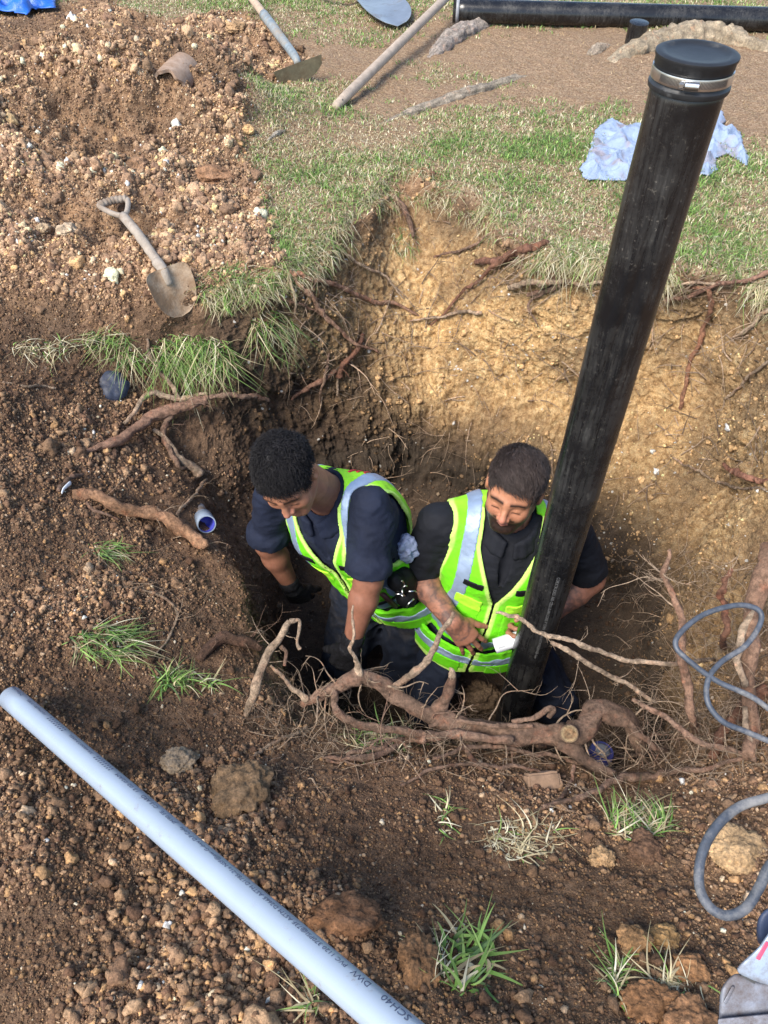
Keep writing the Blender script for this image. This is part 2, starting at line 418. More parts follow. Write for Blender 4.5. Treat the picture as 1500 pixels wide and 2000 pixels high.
# ------------------------------------------------------------------ loose clods and crumbs
def lump(sub, seed, amp=.5, f=1.3, fine=.24):
    v, fc = ico(sub)
    r = 1+amp*fbm(v, f, 2, seed)+fine*fbm(v, 3.5, 2, seed+5)+(.06*fbm(v, 8, 2, seed+9) if sub > 2 else 0)
    if sub < 3: r = r*(1+np.random.default_rng(int(seed*10)).normal(0, .17 if sub == 1 else .10, len(v)))
    v = v*r[:, None]*np.array([1, .8+.3*((seed*7) % 1), .72])
    return v.astype(np.float32), fc
def rot_mats(n, r):
    q = r.normal(size=(n, 4)); q /= np.linalg.norm(q, axis=1)[:, None]
    a, b, c, d = q.T
    return np.stack([np.stack([1-2*(c*c+d*d), 2*(b*c-a*d), 2*(b*d+a*c)], -1), np.stack([2*(b*c+a*d), 1-2*(b*b+d*d), 2*(c*d-a*b)], -1),
                     np.stack([2*(b*d-a*c), 2*(c*d+a*b), 1-2*(b*b+c*c)], -1)], 1).astype(np.float32)
def instance(bases, which, pts, scl, R, col):
    VV = []; FF = []; CC = []; off = 0
    for k, (bv, bf) in enumerate(bases):
        s = np.nonzero(which == k)[0]
        if not len(s): continue
        v = np.einsum('nij,vj->nvi', R[s], bv)*scl[s][:, None, None]+pts[s][:, None]
        VV.append(v.reshape(-1, 3)); n = len(bv)
        FF.append((bf[None]+(off+np.arange(len(s))*n)[:, None, None]).reshape(-1, 3)); off += len(s)*n
        CC.append(np.repeat(col[s], n, 0))
    return np.concatenate(VV), np.concatenate(FF), np.concatenate(CC)
# candidate cells
area = np.linalg.norm(np.cross(np.roll(pos, -1, 0)[:, :-1]-pos[:, :-1], pos[:, 1:]-pos[:, :-1]), axis=-1)
cc = pos[:, :-1]
rel = cc-CP.astype(np.float32); dep = rel@FWD.astype(np.float32)
ux = (rel@V(1, 0, 0).astype(np.float32))/dep*F; uy = (rel@UP.astype(np.float32))/dep*F
inview = (dep > .3) & (np.abs(ux) < 950) & (np.abs(uy) < 1200)
fac = -(rel*nrm[:, :-1]).sum(-1)/np.linalg.norm(rel, axis=-1)
clump = np.clip(.75+1.1*n1[:, :-1]+.5*n2[:, :-1], .05, 2)
lo = loose[:, :-1]
bank = np.where((vp[:, :-1] < 5.0), .22, 1)*np.where(vp[:, :-1] < 6.2, .55, 1)
W0 = area*inview*(lo*bank*np.maximum(clump, np.where(pos[:, :-1, 1] > 2.3, .55, .4))+.07*wallcut[:, :-1]*clump)
CL_PAL = np.array([[.10,.058,.036],[.14,.085,.052],[.075,.042,.027],[.20,.125,.075],[.24,.14,.07],[.30,.21,.14],[.42,.36,.28]])*np.array([1.36, 1.40, 1.42])
def scatter(n, r, weight, smin, smax, px_min, alpha, bases, sink=.35, seed=0):
    wgt = weight.ravel(); cs = np.cumsum(wgt, dtype=np.float64)
    s = np.searchsorted(cs, r.random(n)*cs[-1])
    i, j = np.unravel_index(s, weight.shape)
    jit = r.random((n, 2, 1)).astype(np.float32)
    p = pos[i, j]*(1-jit[:, 0]-jit[:, 1])+pos[(i+1) % NU, j]*jit[:, 0]+pos[i, j+1]*jit[:, 1]
    dpt = dep[i, j]
    lo_ = np.maximum(smin, px_min*dpt/768*.5)
    u = r.random(n)
    rad = (lo_**-alpha+(u)*(smax**-alpha-lo_**-alpha))**(-1/alpha)
    rad = np.minimum(rad, smax)
    p = p + nrm[i, j]*(rad*(1-2*sink)*.5)[:, None]
    pi = r.choice(len(CL_PAL), n, p=[.28,.29,.17,.15,.08,.025,.005])
    dr = dryf[i, j]; big_n = np.clip(1+.55*n1[i, j], .6, 1.5)[:, None]
    col = CL_PAL[pi]*(1+.8*dr)[:, None]*np.exp(r.normal(0, .12, n))[:, None]*big_n
    col = col*(1+dr[:, None]*np.array([-.06, .02, .08]))
    gl = np.clip(clayf[i, j]*wallcut[i, j], 0, 1)[:, None]
    col = col*(1-.62*shade_greyf[i, j])[:, None]  # crumbs darkened along with the painted pit shade
    wt = np.array([.46, .30, .155])*np.exp(r.normal(0, .3, n))[:, None]; wt[r.random(n) < .035] = (.66, .64, .60)
    col = col*(1-gl)+gl*wt
    return instance(bases, r.integers(0, len(bases), n), p.astype(np.float32), rad.astype(np.float32), rot_mats(n, r), np.clip(col, 0, .6))
r1 = np.random.default_rng(21)
small = [lump(1, k+.3) for k in range(8)]
med = [lump(2, k+20.3) for k in range(8)]
big = [lump(3, k+40.3, .4) for k in range(8)]
px2 = W0/np.maximum(dep, .3)**2
fore = np.where(cc[..., 1] < 1.9, np.where(cc[..., 1]+cc[..., 0]*-.3 > .95, .07, .22), 1.0)          # the near banks are finer than the spoil heap
parts = [scatter(290000, r1, px2, .0012, .008, 1.3, 2.2, small),
         scatter(13000, r1, px2*clump*(.4+.6*fore), .005, .018, 3.5, 2.8, med),
         scatter(380, r1, (W0/np.maximum(dep, .3))*clump*fore*(vp[:, :-1] > 5.4), .014, .04, 9, 2.4, big, .6)]
def clod_material():
    m, nt, bs = new_mat("clod_soil")
    co = objco(nt); c = attr(nt, 'col').outputs['Color']
    f = noise(nt, 170, 5, .7, co); g = noise(nt, 45, 3, .6, co)
    c = mix(nt, 1, c, ramp(nt, f, [(.3, (.5, .48, .46)), (.5, (1, 1, 1)), (.7, (1.7, 1.6, 1.5))]), 'MULTIPLY')
    c = mix(nt, 1, c, ramp(nt, g, [(.3, (.75, .75, .75)), (.7, (1.25, 1.22, 1.15))]), 'MULTIPLY')
    lk(nt, c, bs.inputs['Base Color']); bs.inputs['Roughness'].default_value = .95
    bs.inputs['Specular IOR Level'].default_value = .2
    bump(nt, bs, math_(nt, 'ADD', f, g), .8, .006)
    return m
M_CLOD = clod_material()
VV = []; FF = []; CC = []; off = 0
for v, f, c in parts:
    VV.append(v); FF.append(f+off); CC.append(c); off += len(v)
o = mesh_np('soil_clods', np.concatenate(VV), np.concatenate(FF), M_CLOD, attrs={'col': np.concatenate(CC)}, smooth=False)
tag(o, 'crumbs and clods of brown soil strewn over the banks and spoil heaps', 'soil', kind='stuff')

# single large clods and stones one can point at: (px, py, radius m, colour, label)
def big_clod(px, py, rad, col, label, seed, cat='clod', sc=(1, 1, .8), sink=.2, name='soil_clod'):
    p, n = hit(px, py)
    v, f = lump(5, seed, .32, 1.0, .16)
    v = v + v*(.055*fbm(v, 9, 3, seed+2)+.035*np.abs(fbm(v, 24, 2, seed+3)))[:, None]; rad = rad*.85
    v = v*np.array(sc)*rad + np.array([0, 0, rad*(1-2*sink)*.5*sc[2]])
    o = mesh_np(name, v, f, M_CLOD, attrs={'col': np.tile(np.array(col), (len(v), 1))*np.clip(1+.5*fbm(v/rad, 1.7, 3, seed), .5, 1.6)[:, None]})
    o.location = tuple(map(float, p)); tag(o, label, cat)
    return o
big_clod(473, 1555, .075, (.20,.13,.075), 'large rounded brown earth lump beside the middle of the white pipe', 1.7, sc=(1,1.05,.9))
big_clod(350, 1490, .045, (.26,.20,.14), 'pale greyish lump of earth left of the large rounded lump', 2.2)
big_clod(672, 1800, .062, (.15,.08,.045), 'broad reddish brown lump with a thin root across it, right of the white pipe', 3.4, sc=(1.15,.75,.8))
big_clod(815, 1885, .05, (.17,.095,.05), 'reddish brown lump left of the fresh green grass tuft', 4.4, sc=(.8,1.1,.8))
big_clod(1437, 1665, .062, (.40,.27,.15), 'pale orange stone inside the lower cable loop', 5.1, 'stone', (1,.85,.7), name='stone')
big_clod(1175, 1680, .028, (.34,.22,.12), 'small tan stone below the right hand grass tuft', 6.2, 'stone', name='stone')
big_clod(1262, 1665, .045, (.12,.07,.045), 'dark crumbly lump between the right hand grass tuft and the cable loop', 7.7, sink=.4)
big_clod(1240, 1845, .038, (.22,.13,.065), 'orange brown lump left of a twin beside it near the saw', 8.1)
big_clod(1295, 1835, .034, (.24,.15,.07), 'orange brown lump right of its twin, nearer the cable loop', 9.3)
big_clod(1345, 1895, .034, (.24,.13,.065), 'orange lump just left of the grey saw', 10.6)
big_clod(1270, 1965, .045, (.19,.10,.05), 'big orange clay lump at the bottom edge left of the saw', 11.4, sc=(1.2,.8,.7))
big_clod(1345, 1998, .05, (.2,.11,.06), 'dark orange lump cut by the bottom edge of the photo', 16.4, sc=(1,.8,.7))
big_clod(483, 256, .036, (.50,.33,.17), 'round yellowish stone at the edge of the spoil heap and the lawn', 12.9, 'stone', name='stone')
big_clod(462, 58, .07, (.36,.24,.14), 'pale brown rock on the crest of the spoil heap near the hoe', 13.2, 'stone', name='rock')
big_clod(420, 352, .085, (.24,.14,.085), 'flat brown lump on the lower right of the spoil heap', 14.5, sc=(1.3,.8,.7))
big_clod(268, 330, .06, (.26,.16,.1), 'brown lump in the middle of the spoil heap above the small shovel', 15.5)
big_clod(940, 1370, .10, (.13,.09,.06), 'rugged stone on the pit floor between the knees of the right worker', 17.3, 'stone', (.8,.8,1.1), name='stone')
big_clod(85, 450, .035, (.4,.3,.2), 'pale clod on the left of the spoil heap beyond the small shovel', 18.3)
big_clod(133, 455, .045, (.42,.33,.24), 'whitish grey clod just left of the small shovel handle', 19.3)
# ------------------------------------------------------------------ signed-distance sculpting
class Vol:
    def __init__(s, lo, hi, h):
        s.lo = np.array(lo, float); s.h = h
        s.n = np.ceil((np.array(hi)-s.lo)/h).astype(int)+1
        s.d = np.full(s.n, .5, np.float32)
    def sl(s, lo, hi):
        a = np.clip(np.floor((np.array(lo)-s.lo)/s.h).astype(int), 0, s.n); b = np.clip(np.ceil((np.array(hi)-s.lo)/s.h).astype(int)+1, 0, s.n)
        return tuple(slice(int(x), int(y)) for x, y in zip(a, b))
    def pts(s, sl):
        g = [np.float32(s.lo[k])+np.arange(sl[k].start, sl[k].stop, dtype=np.float32)*np.float32(s.h) for k in range(3)]
        return np.stack(np.meshgrid(*g, indexing='ij'), -1)
    def blend(s, sl, e, k):
        d = s.d[sl]
        if k <= 0: s.d[sl] = np.minimum(d, e)
        else:
            hh = np.clip(.5+.5*(d-e)/k, 0, 1)
            s.d[sl] = d*(1-hh)+e*hh-k*hh*(1-hh)
    def cap(s, a, b, ra, rb, k=.02, pad=.05):
        a = np.array(a, float); b = np.array(b, float); r = max(ra, rb)+pad
        sl = s.sl(np.minimum(a, b)-r, np.maximum(a, b)+r)
        if any(x.stop <= x.start for x in sl): return
        p = s.pts(sl); s.blend(sl, sd_cap(p, a, b, ra, rb), k)
    def ell(s, c, r, R=None, k=.02, pad=.05):
        c = np.array(c, float); r = np.array(r, float); m = r.max()+pad
        sl = s.sl(c-m, c+m)
        if any(x.stop <= x.start for x in sl): return
        p = s.pts(sl)-c.astype(np.float32)
        if R is not None: p = p@np.asarray(R, np.float32)      # columns of R are the local axes
        s.blend(sl, sd_ell(p, r), k)
def sd_cap(p, a, b, ra, rb):
    ab = (np.array(b)-np.array(a)).astype(np.float32); pa = p-np.array(a, np.float32)
    t = np.clip((pa@ab)/max(float(ab@ab), 1e-9), 0, 1)
    return np.linalg.norm(pa-t[..., None]*ab, axis=-1)-(ra+(rb-ra)*t)
def sd_ell(p, r):
    r = np.array(r, np.float32)
    k0 = np.linalg.norm(p/r, axis=-1); k1 = np.linalg.norm(p/(r*r), axis=-1)
    return k0*(k0-1)/np.maximum(k1, 1e-6)
def smin(a, b, k):
    h = np.clip(.5+.5*(a-b)/k, 0, 1); return a*(1-h)+b*h-k*h*(1-h)
def smax(a, b, k): return -smin(-a, -b, k)
def nets(d, lo, h):
    s = d < 0
    n = np.zeros([x-1 for x in d.shape], np.uint8)
    for i in (0, 1):
        for j in (0, 1):
            for k in (0, 1):
                n += s[i:d.shape[0]-1+i, j:d.shape[1]-1+j, k:d.shape[2]-1+k]
    act = (n > 0) & (n < 8)
    I = np.argwhere(act)
    idm = np.full(act.shape, -1, np.int32); idm[act] = np.arange(len(I))
    acc = np.zeros((len(I), 3)); cnt = np.zeros(len(I))
    cor = [(i, j, k) for i in (0, 1) for j in (0, 1) for k in (0, 1)]
    val = {c: d[I[:, 0]+c[0], I[:, 1]+c[1], I[:, 2]+c[2]] for c in cor}
    for c in cor:
        for ax in range(3):
            if c[ax] == 0:
                e = list(c); e[ax] = 1; e = tuple(e)
                x = (val[c] < 0) != (val[e] < 0)
                t = val[c][x]/(val[c][x]-val[e][x])
                p = np.tile(np.array(c, float), (x.sum(), 1)); p[:, ax] = t
                acc[x] += p; cnt[x] += 1
    v = (I+acc/cnt[:, None])*h+lo
    F_ = []
    for ax in range(3):
        o1, o2 = [(1, 2), (2, 0), (0, 1)][ax]
        A = [slice(1, -1)]*3; A[ax] = slice(0, -1)
        B = [slice(1, -1)]*3; B[ax] = slice(1, None)
        sa = s[tuple(A)]; sb = s[tuple(B)]
        for flip in (0, 1):
            m = (sa & ~sb) if not flip else (~sa & sb)
            E = np.argwhere(m)
            off = np.ones(3, int); off[ax] = 0
            E = E+off
            def cid(d1, d2):
                q = E.copy(); q[:, o1] -= d1; q[:, o2] -= d2
                return idm[q[:, 0], q[:, 1], q[:, 2]]
            q4 = np.stack([cid(1, 1), cid(0, 1), cid(0, 0), cid(1, 0)], -1)
            F_.append(q4 if not flip else q4[:, ::-1])
    f = np.concatenate(F_); f = f[(f >= 0).all(1)]
    return v, f
def relax(v, f, it=2, lam=.5):
    for _ in range(it):
        acc = np.zeros_like(v); c = np.zeros(len(v))
        for k in range(4):
            np.add.at(acc, f[:, k], v[f[:, (k+1) % 4]]+v[f[:, (k-1) % 4]]); np.add.at(c, f[:, k], 2)
        v = v*(1-lam)+lam*acc/np.maximum(c, 1)[:, None]
    return v
def nz(v): v = np.array(v, float); return v/np.linalg.norm(v)
def frame(f, u):
    """columns: person's left, forward, up (u kept, f made square to it)"""
    u = nz(u); f = nz(np.array(f)-np.dot(f, u)*u); l = np.cross(u, f)
    return np.stack([l, f, u], 1)
# ------------------------------------------------------------------ the two workers
def head_sdf(p):                             # metres, x person's left, y forward, z up
    ax = np.abs(p[..., 0]); q = p.copy(); q[..., 0] = ax
    d = sd_ell(p-np.array([0, -.016, .042], np.float32), (.076, .096, .085))
    d = smin(d, sd_ell(p-np.array([0, .028, -.018], np.float32), (.063, .064, .088)), .03)
    d = smin(d, sd_cap(q, (.052, .0, -.045), (.02, .062, -.088), .022, .020), .03)
    d = smin(d, sd_cap(q, (0, .072, -.094), (.012, .07, -.094), .018, .016), .02)
    d = smin(d, sd_ell(q-np.array([.042, .062, -.022], np.float32), (.022, .022, .024)), .02)      # cheeks
    d = smin(d, sd_cap(q, (.0, .082, .024), (.045, .068, .026), .013, .011), .014)               # brow
    d = smax(d, -(np.linalg.norm(q-np.array([.031, .100, .004], np.float32), axis=-1)-.016), .012)   # sockets
    d = smin(d, sd_ell(q-np.array([.031, .074, .004], np.float32), (.0145, .0125, .0115)), .004)
    d = smin(d, sd_cap(p, (0, .085, .018), (0, .108, -.022), .0075, .0115), .010)
    d = smin(d, np.linalg.norm(q-np.array([.0125, .098, -.028], np.float32), axis=-1)-.0085, .006)
    d = smin(d, sd_cap(q, (0, .090, -.051), (.015, .083, -.052), .006, .0035), .004)
    d = smin(d, sd_cap(q, (0, .088, -.062), (.013, .082, -.0605), .0068, .0035), .004)
    d = smax(d, -sd_cap(q, (0, .099, -.0565), (.014, .091, -.0565), .0018, .0010), .003)
    e = sd_ell(q-np.array([.080, -.012, -.002], np.float32), (.011, .022, .033))
    e = smax(e, -sd_ell(q-np.array([.091, -.006, .004], np.float32), (.008, .011, .019)), .004)
    return smin(d, e, .006)
def add_head(vol, H, R, sc, k=.02):
    m = .16*sc
    sl = vol.sl(H-m, H+m); p = (vol.pts(sl)-H.astype(np.float32))@R.astype(np.float32)/np.float32(sc)
    vol.blend(sl, head_sdf(p)*sc, k)
def hand_prims(W, ydir, back, thumb, curl=(25, 30, 20), spread=1.0, tcurl=.3, sc=1.0, curls=None):
    y = nz(ydir); z = nz(np.array(back)-np.dot(back, y)*y); x = np.cross(y, z)
    if np.dot(x, thumb) < 0: x = -x
    T = lambda a: W+sc*(a[0]*x+a[1]*y+a[2]*z)
    pr = []
    base = [(.031, .088, 0), (.011, .093, .003), (-.010, .089, .002), (-.029, .080, -.003)]
    lens = [(.042, .025, .021), (.046, .029, .022), (.043, .027, .021), (.033, .020, .018)]
    rad = [.0092, .0095, .009, .008]
    fan = [8, 2, -4, -11]
    for i in range(4):
        pr.append((T((base[i][0]*.55, .0, 0)), T(base[i]), .0175*sc, .0125*sc, .014*sc))
        a = base[i]; cc = curls[i] if curls else curl
        ang = 0
        for j in range(3):
            ang += math.radians(cc[j])
            fa = math.radians(fan[i]*spread)
            dv = np.array([math.sin(fa)*math.cos(ang), math.cos(fa)*math.cos(ang), -math.sin(ang)])
            b = tuple(np.array(a)+dv*lens[i][j])
            r0 = rad[i]*(1-.1*j); r1 = rad[i]*(1-.1*(j+1))
            pr.append((T(a), T(b), r0*sc, r1*sc, .004*sc)); a = b
    tb = [(.018, .02, -.006), (.043, .052, -.014), (.058, .082, -.014-.02*tcurl), (.064+.01*(1-tcurl), .108, -.018-.04*tcurl)]
    pr.append((T(tb[0]), T(tb[1]), .018*sc, .0135*sc, .012*sc))
    pr.append((T(tb[1]), T(tb[2]), .0125*sc, .0105*sc, .005*sc)); pr.append((T(tb[2]), T(tb[3]), .0105*sc, .0085*sc, .004*sc))
    return pr
def torso(vol, O, R, sc=1.0, inf=0.0, fat=1.0, neck=True, shoulder=True):
    T = lambda a: O+R@(np.array(a)*sc)
    E = lambda c, r, k: vol.ell(T(c), np.array(r)*sc+inf, R, k, .07)
    E((0, -.01, .0), (.165*fat, .125*fat, .13), .04)
    E((0, .02, .13), (.155*fat, .128*fat, .15), .05)
    E((0, .01, .31), (.168, .120, .19), .05)
    for s in (-1, 1):
        E((s*.075, .06, .33), (.075, .055, .085), .04)
        vol.cap(T((s*.155, -.005, .435)), T((s*.03, -.02, .485)), .058*sc+inf, .055*sc+inf, .04, .07)
        E((s*.08, -.07, .36), (.075, .055, .12), .04)
def arm_prims(S, E, W, r=(.042, .045, .042, .027), s=1.0):
    m = E+(W-E)*.28
    return [(S, E, r[0]*s, r[1]*s, .03), (E, m, r[1]*s, r[2]*1.08*s, .02), (m, W, r[2]*1.08*s, r[3]*s, .02)]

def skin_material(name, rough=.5):
    m, nt, bs = new_mat(name)
    co = objco(nt)
    c = mix(nt, 1, attr(nt, 'col').outputs['Color'], ramp(nt, noise(nt, 60, 5, .6, co), [(.3, (.84, .8, .78)), (.7, (1.14, 1.1, 1.1))]), 'MULTIPLY')
    lk(nt, c, bs.inputs['Base Color']); bs.inputs['Roughness'].default_value = rough
    bs.inputs['Subsurface Weight'].default_value = .08; bs.inputs['Subsurface Radius'].default_value = (.01, .004, .002)
    bs.inputs['Specular IOR Level'].default_value = .35
    bump(nt, bs, noise(nt, 700, 3, .6, co), .15, .002)
    return m
def cloth_material(name, col, rough=.85, weave=900, wr=.25, sheen=.0, mott=.25, usecol=False, dirt=None):
    m, nt, bs = new_mat(name)
    co = objco(nt)
    base = attr(nt, 'col').outputs['Color'] if usecol else col
    c = mix(nt, 1, base, ramp(nt, noise(nt, 14, 5, .6, co), [(.3, (1-mott,)*3), (.7, (1+mott,)*3)]), 'MULTIPLY')
    if dirt:
        c = mix(nt, ramp(nt, noise(nt, 9, 8, .72, co), [(.52, (0, 0, 0)), (.72, (.8, .8, .8))]), c, dirt)
    lk(nt, c, bs.inputs['Base Color']); bs.inputs['Roughness'].default_value = rough
    bs.inputs['Specular IOR Level'].default_value = .25
    if sheen: bs.inputs['Sheen Weight'].default_value = sheen
    h = math_(nt, 'ADD', noise(nt, weave, 2, .5, co), math_(nt, 'MULTIPLY', noise(nt, 22, 4, .6, co, 1.5), 3))
    bump(nt, bs, h, wr, .004)
    return m
M_SKIN = skin_material("skin")
M_LIME = cloth_material("hi_vis_fabric", None, .7, 1400, .45, mott=.12, usecol=True, dirt=(.20, .34, .05))
M_REFL = cloth_material("reflective_tape", (.27, .35, .48), .42, 500, .2, mott=.16)
M_REFL.node_tree.nodes["Principled BSDF"].inputs['Metallic'].default_value = .25
M_BLACK = cloth_material("black_cloth", (.008, .009, .013), .8, 900, .3)
M_NAVY = cloth_material("navy_cloth", (.010, .014, .030), .8, 900, .35)
M_TROUS = cloth_material("work_trousers", (.010, .014, .026), .85, 700, .4, dirt=(.05, .045, .045))
M_TROUSA = cloth_material("dark_trousers", (.009, .013, .026), .85, 700, .4)
M_BAND = cloth_material("black_webbing", (.006, .006, .007), .6, 500, .3)
M_GLOVE = cloth_material("black_rubber_glove", (.012, .012, .014), .42, 60, .5)
M_BOOT = cloth_material("boot_leather", (.03, .02, .014), .6, 90, .4)

def strand_mesh(roots, dirs, nrm_, n, length, curl, r, lift, width=.0012, seg=7):
    t = np.linspace(0, 1, seg)[None, :, None]
    L = (length*r.uniform(.6, 1.15, (n, 1, 1)))
    side = np.cross(nrm_, dirs)
    ph = r.uniform(0, 6.28, (n, 1, 1)); fr = r.uniform(5, 9, (n, 1, 1))
    path = roots[:, None]+dirs[:, None]*(L*t)+nrm_[:, None]*(lift*np.sin(t*2.2)*r.uniform(.5, 1.2, (n, 1, 1))) \
        + (side[:, None]*np.sin(ph+fr*t)+nrm_[:, None]*np.cos(ph+fr*t))*curl*t**.6
    wv = side*width*r.uniform(.7, 1.5, (n, 1)); nv = nrm_*width
    tap = (1-.75*t)
    ring = [path+wv[:, None]*tap, path-wv[:, None]*tap*.6+nv[:, None]*tap, path-wv[:, None]*tap*.4-nv[:, None]*tap]
    v = np.stack(ring, 2).reshape(-1, 3)
    b = (np.arange(n)*seg*3)[:, None, None]; k = (np.arange(seg-1)*3)[None, :, None]
    fs = []
    for a in range(3):
        a2 = (a+1) % 3
        fs.append(np.stack([b+k+a, b+k+a2, b+k+3+a2, b+k+3+a], -1).reshape(-1, 4))
    return v, np.concatenate(fs)

def tri(a, vol, v):
    g = np.clip((v-vol.lo)/vol.h, 0, vol.n-1.001); i = g.astype(int); t = g-i; o = 0
    for x in (0, 1):
        for y in (0, 1):
            for z in (0, 1):
                o = o+a[i[:, 0]+x, i[:, 1]+y, i[:, 2]+z]*(t[:, 0] if x else 1-t[:, 0])*(t[:, 1] if y else 1-t[:, 1])*(t[:, 2] if z else 1-t[:, 2])
    return o
def build_person(cfg):
    O, R, sc = cfg['pelvis'], cfg['R'], cfg['sc']; H, HR, hs = cfg['head'], cfg['HR'], cfg['hsc']
    base_z = cfg['floor']
    root = thing('person', cfg['label'], 'person', (O[0], O[1], base_z))
    allp = [O, H]+[cfg[k] for k in cfg if isinstance(cfg[k], np.ndarray) and cfg[k].shape == (3,)]
    lo = np.min(allp, 0)-.24; hi = np.max(allp, 0)+.2
    T = lambda a: O+R@(np.array(a)*sc)
    neck0 = T((0, -.02, .47))
    loc = lambda v: (v-O)@R/sc
    hl = lambda v: (v-H)@HR/hs
    # ---- body: one continuous surface
    vb = Vol(lo, hi, .0034)
    torso(vb, O, R, sc, -.012, cfg['fat'])
    vb.cap(neck0, H+HR@np.array([0, -.025, -.045])*hs, .062, .056, .03)
    legs = cfg['legs']
    for hp, kn, an, toe in legs:
        vb.cap(hp, kn, .085, .058, .04); vb.cap(kn, an, .055, .038, .03); vb.cap(an, toe, .035, .03, .02)
    hands = []
    for side in ('r', 'l'):
        for a in arm_prims(cfg['S'+side], cfg['E'+side], cfg['W'+side], s=cfg['arm']): vb.cap(*a)
        hp = hand_prims(cfg['W'+side], *cfg['hand_'+side][0], **cfg['hand_'+side][1]); hands.append(hp)
        for a in hp: vb.cap(*a, pad=.02)
    add_head(vb, H, HR, hs)
    v, f = nets(vb.d, vb.lo, vb.h); del vb
    v = relax(v, f, 1, .35)
    L = hl(v); ax = np.abs(L[:, 0])
    skin = np.tile(np.array(cfg['skin']), (len(v), 1)); arm_t = np.array(cfg['armskin'])
    ishead = (np.linalg.norm(L, axis=1) < .16)
    skin[~ishead] = arm_t
    nn = fbm(v, 30, 3, 3)[:, None]
    skin *= 1+.07*nn
    def paint(m, c, k=1.0):
        nonlocal skin
        mm = (np.clip(m, 0, 1)*k)[:, None]; skin = skin*(1-mm)+np.array(c)*mm
    fr = ishead & (L[:, 1] > .03)
    g = lambda x, s: np.exp(-(x/s)**2)
    paint(fr*g(ax-.036, .022)*g(L[:, 2]+.018, .018)*.5, (.40, .16, .11), .35)                     # cheeks
    paint(fr*g(L[:, 0], .014)*g(L[:, 2]+.024, .014), (.52, .20, .15), .6)                       # nose
    lips = fr*(ax < .017)*(np.abs(L[:, 2]+.0565) < .0095*(1-(ax/.020)**2))*(L[:, 1] > .078)
    paint(lips, (.30, .12, .10), .8)
    paint(fr*(ax < .014)*(np.abs(L[:, 2]+.0565) < .0014)*(L[:, 1] > .078), (.12, .05, .045), .7)
    if cfg['beard']:
        bd = sstep(-.040, -.056, L[:, 2])*sstep(.02, .045, L[:, 1]+.3*(L[:, 2]+.06))
        bd = np.maximum(bd, g(L[:, 2]+.042, .0085)*(ax < .033)*(L[:, 1] > .07))
        bd = np.maximum(bd, sstep(.045, .058, ax)*sstep(.0, -.03, L[:, 2])*(L[:, 1] > -.01)*.7)
        bd = bd*(1-lips)*(ishead & (L[:, 1] > -.02))*(.97+.03*fbm(v, 120, 2, 8))
        paint(bd, (.008, .006, .005), .985)
    bz = .030-.25*np.maximum(ax-.034, 0)-.05*np.maximum(.03-ax, 0)
    paint(fr*g(L[:, 2]-bz, .0062)*sstep(.007, .012, ax)*sstep(.060, .050, ax), (.012, .008, .007), 1.0)
    lz = -.0035-5.0*(ax-.031)**2*2
    paint(fr*g(L[:, 2]-lz-.001, .0026)*sstep(.015, .02, ax)*sstep(.047, .041, ax), (.012, .008, .008), .95)
    # short-cropped sides under the hair
    hair = ishead*sstep(.058, .070, L[:, 2]+.25*L[:, 1]*0+np.where(L[:, 1] < .035, .075*sstep(.035, -.02, L[:, 1]), 0))*(1-((ax > .0755) & (np.abs(L[:, 2]) < .04) & (L[:, 1] > -.04)))
    paint(hair, (.018, .013, .011), .93)
    if cfg['tattoo']:
        for S_, E_, W_ in ((cfg['Sr'], cfg['Er'], cfg['Wr']), (cfg['Sl'], cfg['El'], cfg['Wl'])):
            dd = sd_cap(v, E_, W_+(W_-E_)*.35, .07, .05); tq = np.abs(fbm(v, 19, 3, 7)); tq2 = np.abs(fbm(v, 42, 2, 9))
            t = sstep(.30, .05, tq)*.55+sstep(.22, .05, tq2)*.35+.45*sstep(-.1, .4, fbm(v, 16, 2, 21))
            ends = sstep(.15, .35, ((v-E_)@(W_-E_))/((W_-E_)@(W_-E_)))
            paint((dd < 0)*t*ends, (.055, .045, .045), .8)
    # finger nails
    for hp in hands:
        for j in (3, 7, 11, 15, 18):
            tip = hp[j] if j < len(hp) else hp[-1]
            paint(g(np.linalg.norm(v-tip[1], axis=1), .006), (.52, .33, .28), .4)
    body = adopt(mesh_np('body', v, f, M_SKIN, attrs={'col': np.clip(skin, 0, 1)}), root)
    # ---- shirt with short sleeves
    sh = Vol(V(lo[0], lo[1], O[2]-.2), V(hi[0], hi[1], H[2]+.02), .0042)
    torso(sh, O, R, sc, .010, cfg['fat'])
    for side in ('r', 'l'):
        S_, E_ = cfg['S'+side], cfg['E'+side]; q = cfg['sleeve']
        e = S_+(E_-S_)*q
        sh.cap(S_-V(0,0,.012), e, .058*cfg['arm'], .063*cfg['arm'], .04)
        ax_ = nz(E_-S_)                     # rolled hem
        sh.cap(e-ax_*.012, e+ax_*.004, .068*cfg['arm']+cfg['cuff'], .068*cfg['arm']+cfg['cuff'], .008)
    P3 = sh.pts(tuple(slice(0, n) for n in sh.n)); near = np.abs(sh.d) < .03
    wr = np.zeros_like(sh.d); pn_ = P3[near]; wr[near] = .006*fbm(pn_, 11, 3, 6)+.0045*np.abs(pn(pn_@np.diag([1, 1, 1.6]), 22, 5))
    sh.d += wr
    lz_ = (P3@R[:, 2].astype(np.float32)-np.float32(O@R[:, 2]))/sc
    ly_ = (P3@R[:, 1].astype(np.float32)-np.float32(O@R[:, 1]))/sc
    lx_ = (P3@R[:, 0].astype(np.float32)-np.float32(O@R[:, 0]))/sc
    sh.d = np.maximum(sh.d, -(lz_+.10))       # tucked in at the waist
